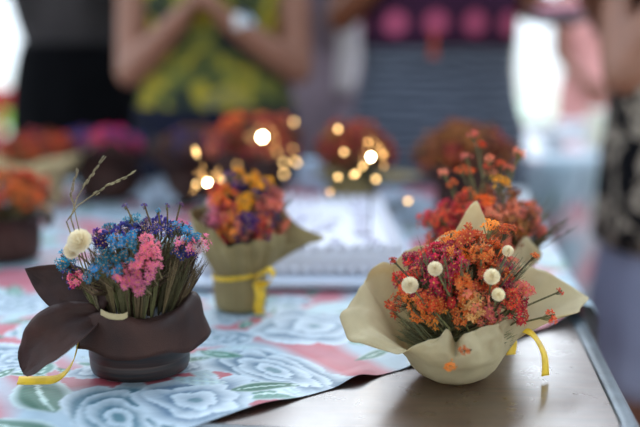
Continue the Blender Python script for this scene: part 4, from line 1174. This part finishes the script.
# P2 yellow dress, hands clasped
x2 = X(216, 2.17)
P2 = person('person in a yellow and green print dress with hands clasped at the chest', (x2, 2.17, 0), 0, M['skin2'],
    [(-1, (-.190, -.055, .995), (-.045, -.165, 1.125), (.55, -.15, .75), (1, 0, -.4), .35), (1, (.200, -.045, 1.000), (.040, -.165, 1.118), (-.5, -.15, .8), (-1, 0, -.4), .35)],
    [('dress', [(1.36, .085, .07, 0, .01), (1.315, .172, .086, 0, 0), (1.24, .168, .115, 0, -.005), (1.15, .165, .125, 0, -.01), (1.05, .15, .115, 0, 0), (.98, .175, .13, 0, 0), (.90, .19, .145, 0, 0)], M['yellowdress'], .02, 9, .005, 'sleeveless yellow and green print bodice'),
     ('skirt', [(.915, .192, .147, 0, 0), (.8, .20, .155, 0, 0), (.6, .21, .165, 0, 0), (.3, .22, .18, 0, 0)], M['navy'], .05, 11, .005, 'dark navy lower skirt')], H=1.6)
wt = bmesh.new(); c = Vector((.068, -.137, 1.103))
add_tube(wt, [c+Vector((.014, .012, -.012)), c+Vector((-.004, -.004, .004))], .031, 20); o = obj('wristwatch', wt, M['paleblue'], P2); o['label'] = 'pale blue wristwatch'
bm = bmesh.new(); add_sphere(bm, c+Vector((.004, -.034, .006)), .016, 3, (1, .4, 1)); obj('watch_face', bm, M['porcelain'], o)
# P3 grey mauve behind
P3 = person('person in a grey mauve dress, partly hidden between the two dresses in front', (X(322, 2.75), 2.75, 0), math.radians(-8), M['skin3'],
    [(-1, (-.17, .0, 1.04), (-.15, -.10, .84), (0, -.4, -.9), (1, 0, 0), .3), (1, (.16, .0, 1.06), (.09, -.16, 1.20), (-.3, -.4, .8), (-1, 0, 0), .4)],
    [('dress', [(1.36, .085, .07, 0, .01), (1.315, .185, .088, 0, 0), (1.24, .180, .118, 0, -.005), (1.15, .165, .125, 0, -.01), (1.05, .14, .112, 0, 0), (.9, .17, .14, 0, 0), (.6, .19, .16, 0, 0), (.3, .22, .19, 0, 0)], M['mauve'], .05, 9, .005, None)], H=1.62)
bm = loft([(1.22, .03, .05, .088, -.09), (1.14, .034, .045, .095, -.10), (1.02, .034, .045, .09, -.10), (.93, .026, .04, .08, -.11)], 32, .05, 5)
o = obj('scarf_end', bm, M['whitecloth'], P3); solid(o, .004); o['label'] = 'off white scarf hanging at the side'
bm = loft([(1.24, .025, .04, .14, -.06), (1.14, .028, .045, .145, -.07), (1.08, .025, .04, .14, -.07)], 32, .05, 5)
o = obj('blue_sash', bm, M['bluebag'], P3); solid(o, .004)
# P4 zigzag knit dress with roundels
x4 = X(436, 2.2)
P4 = person('person in a blue-grey knit dress with pink roundels across a plum yoke', (x4, 2.2, 0), 0, M['skin3'],
    [(-1, (-.235, -.01, 1.125), (-.09, -.20, 1.27), (.5, -.3, .8), (1, 0, 0), .4), (1, (.215, -.02, 1.15), (.285, -.13, 1.122), (.75, -.55, .02), (-.2, 0, 1), .25)],
    [('yoke', [(1.345, .085, .07, 0, .01), (1.30, .178, .090, 0, 0), (1.22, .182, .125, 0, -.008), (1.14, .186, .132, 0, -.012), (1.055, .184, .125, 0, -.005)], M['circles'], .0, 7, .005, 'plum yoke with a row of pink roundels'),
     ('dress', [(1.065, .181, .122, 0, -.004), (1.0, .180, .122, 0, 0), (.93, .195, .134, 0, 0), (.86, .215, .148, 0, 0), (.75, .225, .16, 0, 0), (.5, .225, .17, 0, 0), (.3, .235, .18, 0, 0)], M['knit'], .02, 9, .005, 'blue-grey zigzag knit dress')], H=1.6, bust=.15, waist=.14, shoulder=.185)
bm = bmesh.new(); add_tube(bm, [(-.03, -.150, 1.075), (-.03, -.152, 1.03)], [.004, .011], 10); add_sphere(bm, (-.03, -.150, 1.078), .009, 2)
o = obj('tassel', bm, M['red'], P4); o['label'] = 'small red tassel at the front'
# plate with pink cake held out
pp = at_depth(562, 15, 2.0)
pl = thing('dessert_plate', 'blurred plate with a pink dessert held out at the top right', 'plate', (pp.x, pp.y, pp.z-.008))
bm = bmesh.new(); add_lathe(bm, [(0, .002), (.045, .002), (.05, 0), (.07, .010), (.082, .014), (.082, .016), (.07, .0125), (.05, .005), (0, .005)], 40); obj('plate', bm, mat('mauve grey china', rgb(176,156,172), .35, .05), pl)
bm = bmesh.new(); add_lathe(bm, [(0, .0), (.052, .0), (.056, .006), (.054, .018), (.045, .024), (.02, .027), (0, .028)], 32, (0, 0, .006)); obj('pink_dessert', bm, mat('pink icing', rgb(224,120,138), .5, .08, 40, bump=.4), pl)
# P5 right, black and cream top, facing left
P5 = person('person in a black and cream print tunic and grey lavender skirt at the right edge', (.69, 1.72, 0), math.radians(-90), M['skin1'],
    [(1, (.195, -.175, 1.000), (.06, -.155, 1.165), (-.25, -.45, .75), (-1, 0, 0), .5), (-1, (-.19, -.05, 1.06), (-.02, -.19, 1.165), (.2, -.45, .75), (1, 0, 0), .5)],
    [('tunic', [(1.355, .085, .07, 0, .01), (1.31, .165, .086, 0, 0), (1.24, .165, .112, 0, -.005), (1.15, .158, .120, 0, -.008), (1.05, .15, .115, 0, 0), (.95, .165, .125, 0, 0), (.85, .185, .132, 0, 0), (.68, .20, .138, 0, 0)], M['blackcream'], .02, 9, .005, 'black and cream print tunic'),
     ('skirt', [(.80, .165, .112, 0, 0), (.68, .182, .122, 0, 0), (.55, .195, .133, 0, 0), (.40, .205, .14, 0, 0)], M['greyskirt'], .035, 11, .005, 'grey lavender knee length skirt')], H=1.58, shoulder=.165)
# P6 pink, far behind
person('blurred person in a pink dress standing beyond the far table', (X(592, 4.2), 4.2, 0), math.radians(12), M['skin1'],
    [(1, (.19, .0, 1.05), (.14, -.15, .92), (-.2, -.6, -.3), (-1, 0, 0), .4), (-1, (-.19, .0, 1.05), (-.14, -.15, .92), (.2, -.6, -.3), (1, 0, 0), .4)],
    [('dress', [(1.36, .085, .07, 0, .01), (1.315, .182, .088, 0, 0), (1.24, .18, .118, 0, -.005), (1.15, .165, .125, 0, -.01), (1.05, .145, .112, 0, 0), (.9, .17, .14, 0, 0), (.6, .19, .16, 0, 0), (.4, .21, .18, 0, 0)], M['pinkdress'], .05, 9, .005, None)], H=1.6)

GR = {'bouquet': 'dried flower bouquets on the front table', 'sparkler': 'burning sparklers in the cake', 'napkin': 'crumpled napkins beside the cake', 'bowl': 'white bowls on the far table', 'person': 'people standing round the table'}
for o in list(COL.objects):
    if o.get('category') in GR: o['group'] = GR[o['category']]
# ================================================================== LIGHT
w = bpy.data.worlds.new('sky'); sc.world = w; w.use_nodes = True
nt = w.node_tree; bg = nt.nodes['Background']
tc = N(nt, 'ShaderNodeTexCoord'); sx = N(nt, 'ShaderNodeSeparateXYZ'); nt.links.new(tc.outputs['Generated'], sx.inputs[0])
cr = N(nt, 'ShaderNodeValToRGB'); e = cr.color_ramp.elements
e[0].position = .0; e[0].color = (.30, .34, .28, 1); e[1].position = .5; e[1].color = (.80, .91, 1.0, 1)
q = e.new(.46); q.color = (.45, .52, .38, 1); q = e.new(1.0); q.color = (.58, .78, 1.0, 1)
mr = N(nt, 'ShaderNodeMapRange'); mr.inputs[1].default_value = -1; mr.inputs[2].default_value = 1
nt.links.new(sx.outputs['Z'], mr.inputs[0]); nt.links.new(mr.outputs[0], cr.inputs[0]); nt.links.new(cr.outputs[0], bg.inputs['Color'])
bg.inputs['Strength'].default_value = 1.9
sl = bpy.data.lights.new('hazy_sun', 'SUN'); sl.energy = 2.1; sl.angle = math.radians(48); sl.color = (.92, .96, 1.0)
so = bpy.data.objects.new('hazy_sun', sl); COL.objects.link(so); so.location = (1, 6, 6)
so.rotation_euler = Vector((-.14, -.82, -.55)).to_track_quat('-Z', 'Y').to_euler()

# ================================================================== CAMERA
cam = bpy.data.cameras.new('camera'); co_ = bpy.data.objects.new('camera', cam); COL.objects.link(co_)
co_.location = (0, 0, CAMZ); co_.rotation_euler = (PI/2-PITCH, 0, 0)
cam.sensor_width = 36; cam.lens = F/640*36; cam.clip_start = .01
cam.dof.use_dof = True; cam.dof.aperture_fstop = 1.8; cam.dof.focus_distance = .765
sc.camera = co_
sc.view_settings.view_transform = 'Standard'; sc.view_settings.look = 'None'; sc.view_settings.gamma = 1
sc.view_settings.use_curve_mapping = False
sc.view_settings.exposure = 0.17
